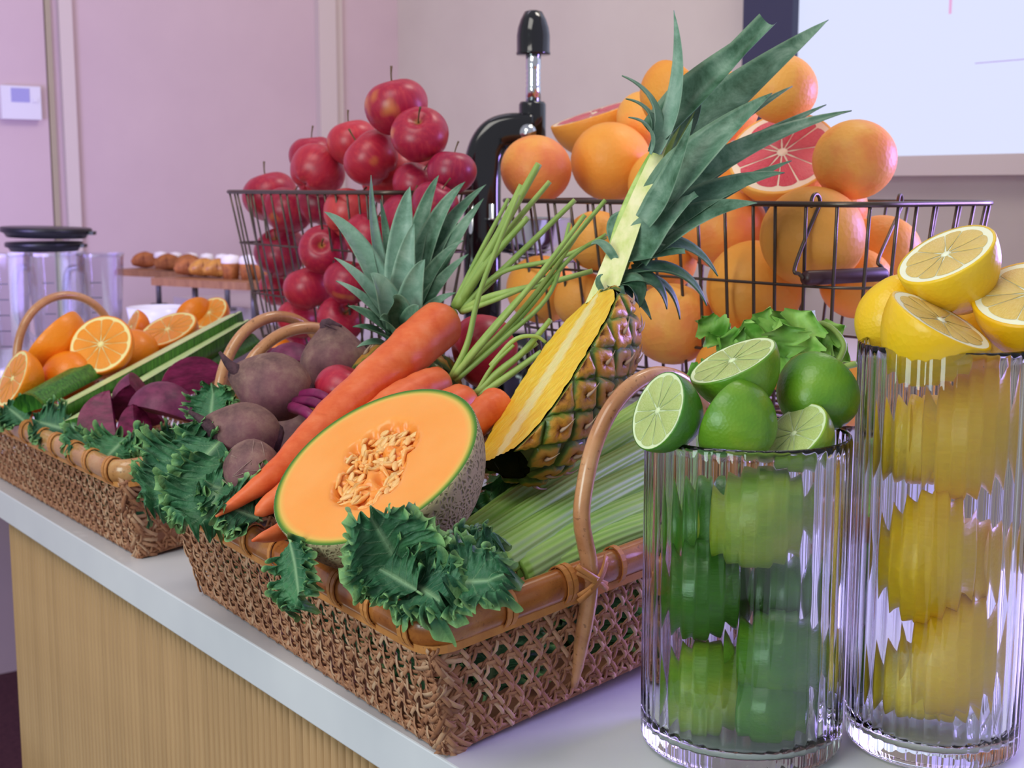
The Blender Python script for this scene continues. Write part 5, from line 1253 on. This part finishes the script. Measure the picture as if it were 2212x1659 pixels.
v, f = lathe([(.0005, 0), (.05, 0), (.05, .16), (.03, .165), (.03, .17), (.0005, .17)], 28); part('filter_stand', MB().add(v + V3(pp(1140, 560)[0] - op[0], 0, .03), f), M['black_gloss'], T)
# ================================================================== far end of the counter: blender jars, lids, bowl
def jar(label, px, pw, pyt, Z, base_col):
    c = P(px, 800, Z); r1 = pw / 2 * Z / FPX; zt = P(px, pyt, Z)[2]; T = thing('blender_jar', label, 'blender jar', (c[0], c[1], 0), 'clear blender jars at the far end of the counter')
    r0 = r1 * .72; v, f = lathe([(.0005, .0), (r0, .0), (r0, .03), (r0 * .9, .034), (.0005, .036)], 24); part('blade_base', MB().add(v, f), M['black_plastic'] if base_col else M['lilac_white'], T)
    sq = [(math.copysign(abs(math.cos(a)) ** .6, math.cos(a)), math.copysign(abs(math.sin(a)) ** .6, math.sin(a))) for a in np.arange(32) / 32 * 2 * math.pi]
    zs_ = np.linspace(.034, zt, 6); rr = np.linspace(r0, r1, 6); v, f = sweep([(0, 0, z) for z in zs_], rr, prof=sq, cap=False, up=(1, 0, 0)); part('clear_body', MB().add(v, f), M['clear'], T)
    v, f = sweep([(0, 0, zt - .004), (0, 0, zt + .003)], r1 * 1.03, prof=sq, cap=False, up=(1, 0, 0)); part('rim', MB().add(v, f), M['clear'], T)
    hx = r1; part('handle', MB().add(*sweep(spline([(-hx, 0, zt * .9), (-hx - .03, 0, zt * .85), (-hx - .034, 0, zt * .5), (-hx * .85, 0, zt * .3)], 16), .007, 8)), M['clear'], T)
    for i in range(5): part('measure_mark', MB().add(*obox((0, -r0 - (r1 - r0) * (.2 + i * .14) - .0008), (1, 0), (0, 1), zt * (.3 + i * .12), zt * (.3 + i * .12) + .0022, (-.012, .012), (-.0006, .0002))), M['black_plastic'], T, False)
    return T, zt
jar('clear blender jar at the left edge with a pinkish base', 30, 84, 548, 2.9, False)
_, ztj = jar('middle clear blender jar, under the dark lids', 132, 112, 546, 2.95, False)
jar('right clear blender jar with dark blade rings at the bottom', 228, 88, 548, 3.0, True)
def lid(label, px, py, pw, tilt, Z, h):
    r = pw / 2 * Z / FPX; T = thing('jar_lid', label, 'lid', mw=frame((tilt, 0, 1), P(px, py, Z)), group=None)
    v, f = lathe([(.0005, -h / 2), (r * .86, -h / 2), (r * .92, -h * .1), (r, 0), (r, h * .42), (r * .97, h / 2), (.0005, h / 2)], 36); part('disc', MB().add(v, f), M['black_plastic'], T)
    part('pull_tab', MB().add(*box(r * .9, r * 1.10, -.012, .012, -h * .1, h * .25)), M['black_plastic'], T, False)
lid('lower black jar lid lying on the clear jars', 96, 532, 162, .0, 2.93, .020)
lid('upper black jar lid, blue-lit, lying on the lower lid', 100, 502, 190, .03, 2.92, .022)
c = P(342, 690, 2.62); T = thing('bowl', 'white bowl of pale cream behind the orange halves', 'bowl', (c[0], c[1], .12)); r = 66 * 2.62 / FPX
v, f = lathe([(.0005, 0), (r * .6, 0), (r * .62, .004), (r * .9, .035), (r, .07), (r * .97, .07), (r * .87, .037), (r * .58, .008), (.0005, .008)], 36); part('body', MB().add(v, f), M['lilac_white'], T)
v, f = lathe([(.0005, .06), (r * .93, .058)], 36); part('cream', MB().add(v, [q[::-1] for q in f]), M['batter'], T)
# ------------------------------------------------------------------ pastry table behind the counter
tb = V3(*EP(-.25, .95)[:2], 0); BT = thing('buffet_table', 'pale buffet table behind the counter, carrying the pastry boards', 'table', tb + V3(0, 0, FLOOR))
part('top', MB().add(*obox((0, 0, 0), UE, UV, .12 - FLOOR - .03, .12 - FLOOR, (-.2, 1.9), (0, .72))), M['cloth'], BT, False)
for a in (-.12, 1.8):
    for b in (.06, .66): part('leg', MB().add(*obox((0, 0, 0), UE, UV, 0, .12 - FLOOR - .03, (a, a + .05), (b - .025, b + .025))), M['cloth'], BT, False)
bowl_block = thing('low_stand', 'low pale stand under the white bowl', 'stand', (c[0], c[1], 0)); part('block', MB().add(*box(-.05, .05, -.05, .05, 0, .119)), M['cloth'], bowl_block, False)
def board(label, pa, pb_, Z0, Z1, ytop, wdt):
    a, b = P(pa, ytop[0], Z0), P(pb_, ytop[1], Z1); z = (a[2] + b[2]) / 2; a[2] = b[2] = z; u = nrm(b - a); v = np.array((-u[1], u[0], 0)); Ln = float(np.linalg.norm(b - a)); o = (a + b) / 2
    T = thing('serving_board', label, 'serving board', o, 'wooden pastry boards on posts'); part('board', MB().add(*obox((0, 0, 0), u, v, -.016, 0, (-Ln / 2, Ln / 2), (-wdt / 2, wdt / 2))), M['board'], T, False)
    for s in (-.32, .30):
        q = u * s * Ln; part('post', MB().add(*sweep([q + V3(0, 0, .122 - z), q + V3(0, 0, -.015)], .007, 10)), M['steel'], T)
        part('post_foot', MB().add(*sweep([q + V3(0, 0, .1205 - z), q + V3(0, 0, .127 - z)], .022, 14)), M['steel'], T)
    return z, u, v, o
zb1, ub1, vb1, ob1 = board('upper wooden board of white-topped muffins, farther back', 300, 540, 3.45, 3.25, (583, 583), .16)
zb2, ub2, vb2, ob2 = board('lower wooden board of glazed pastries, nearer', 385, 590, 3.0, 2.85, (598, 604), .16)
def muffin(label, px, Z, z, s=1.0, group='white-topped muffins on the boards'):
    q = P(px, 560, Z); T = thing('muffin', label, 'muffin', (q[0], q[1], z), group)
    h = s * 1.45; v, f = lathe([(.0005, 0), (.021 * s, 0), (.026 * s, .030 * h), (.0005, .030 * h)], 20); part('cake', MB().add(v, f), M['muffin'], T)
    v, f = lathe([(.0258 * s, .029 * h), (.0265 * s, .036 * h), (.022 * s, .044 * h), (.0005, .047 * h)], 20); part('icing', MB().add(v, f), M['icing'], T)
for i, px in enumerate((347, 379, 413, 447, 480)):
    muffin(('first', 'second', 'third', 'fourth', 'fifth')[i] + ' white-topped muffin from the left on the upper board', px, 3.40 - i * .03, zb1, .64)
for i, px in enumerate((498, 537, 570)):
    muffin(('leftmost', 'middle', 'rightmost')[i] + ' white-topped muffin on the lower board, beside the pastries', px, 2.90 - i * .02, zb2, .78)
def pastry(label, px, Z, z, L_, mt):
    q = P(px, 575, Z); o = link('pastry', MB().add(*sweep(spline([(-L_, 0, .010), (-L_ * .5, .006, .016), (0, .012, .018), (L_ * .5, .006, .016), (L_, 0, .010)], 16), [.006, .010, .014, .016, .018, .019, .020, .021, .021, .020, .019, .018, .016, .014, .010, .006], 12)).data('pastry', mt, True)); o.location = (q[0], q[1], z + .004); tag(o, label, 'pastry', 'glazed pastries on the boards')
for px, Z, z, lab in ((312, 3.40, zb1, 'croissant at the left tip of the upper board'), (362, 3.30, zb1, 'brown pastry in front of the first muffins'), (405, 3.28, zb1, 'brown pastry in front of the third muffin'), (408, 2.97, zb2, 'dark glazed pastry at the left of the lower board'), (440, 2.94, zb2, 'golden glazed pastry in the middle of the lower board'), (470, 2.92, zb2, 'golden pastry beside the lower muffins')):
    pastry(lab, px, Z, z, .032, M['pastry'] if 'gold' in lab else M['muffin'])
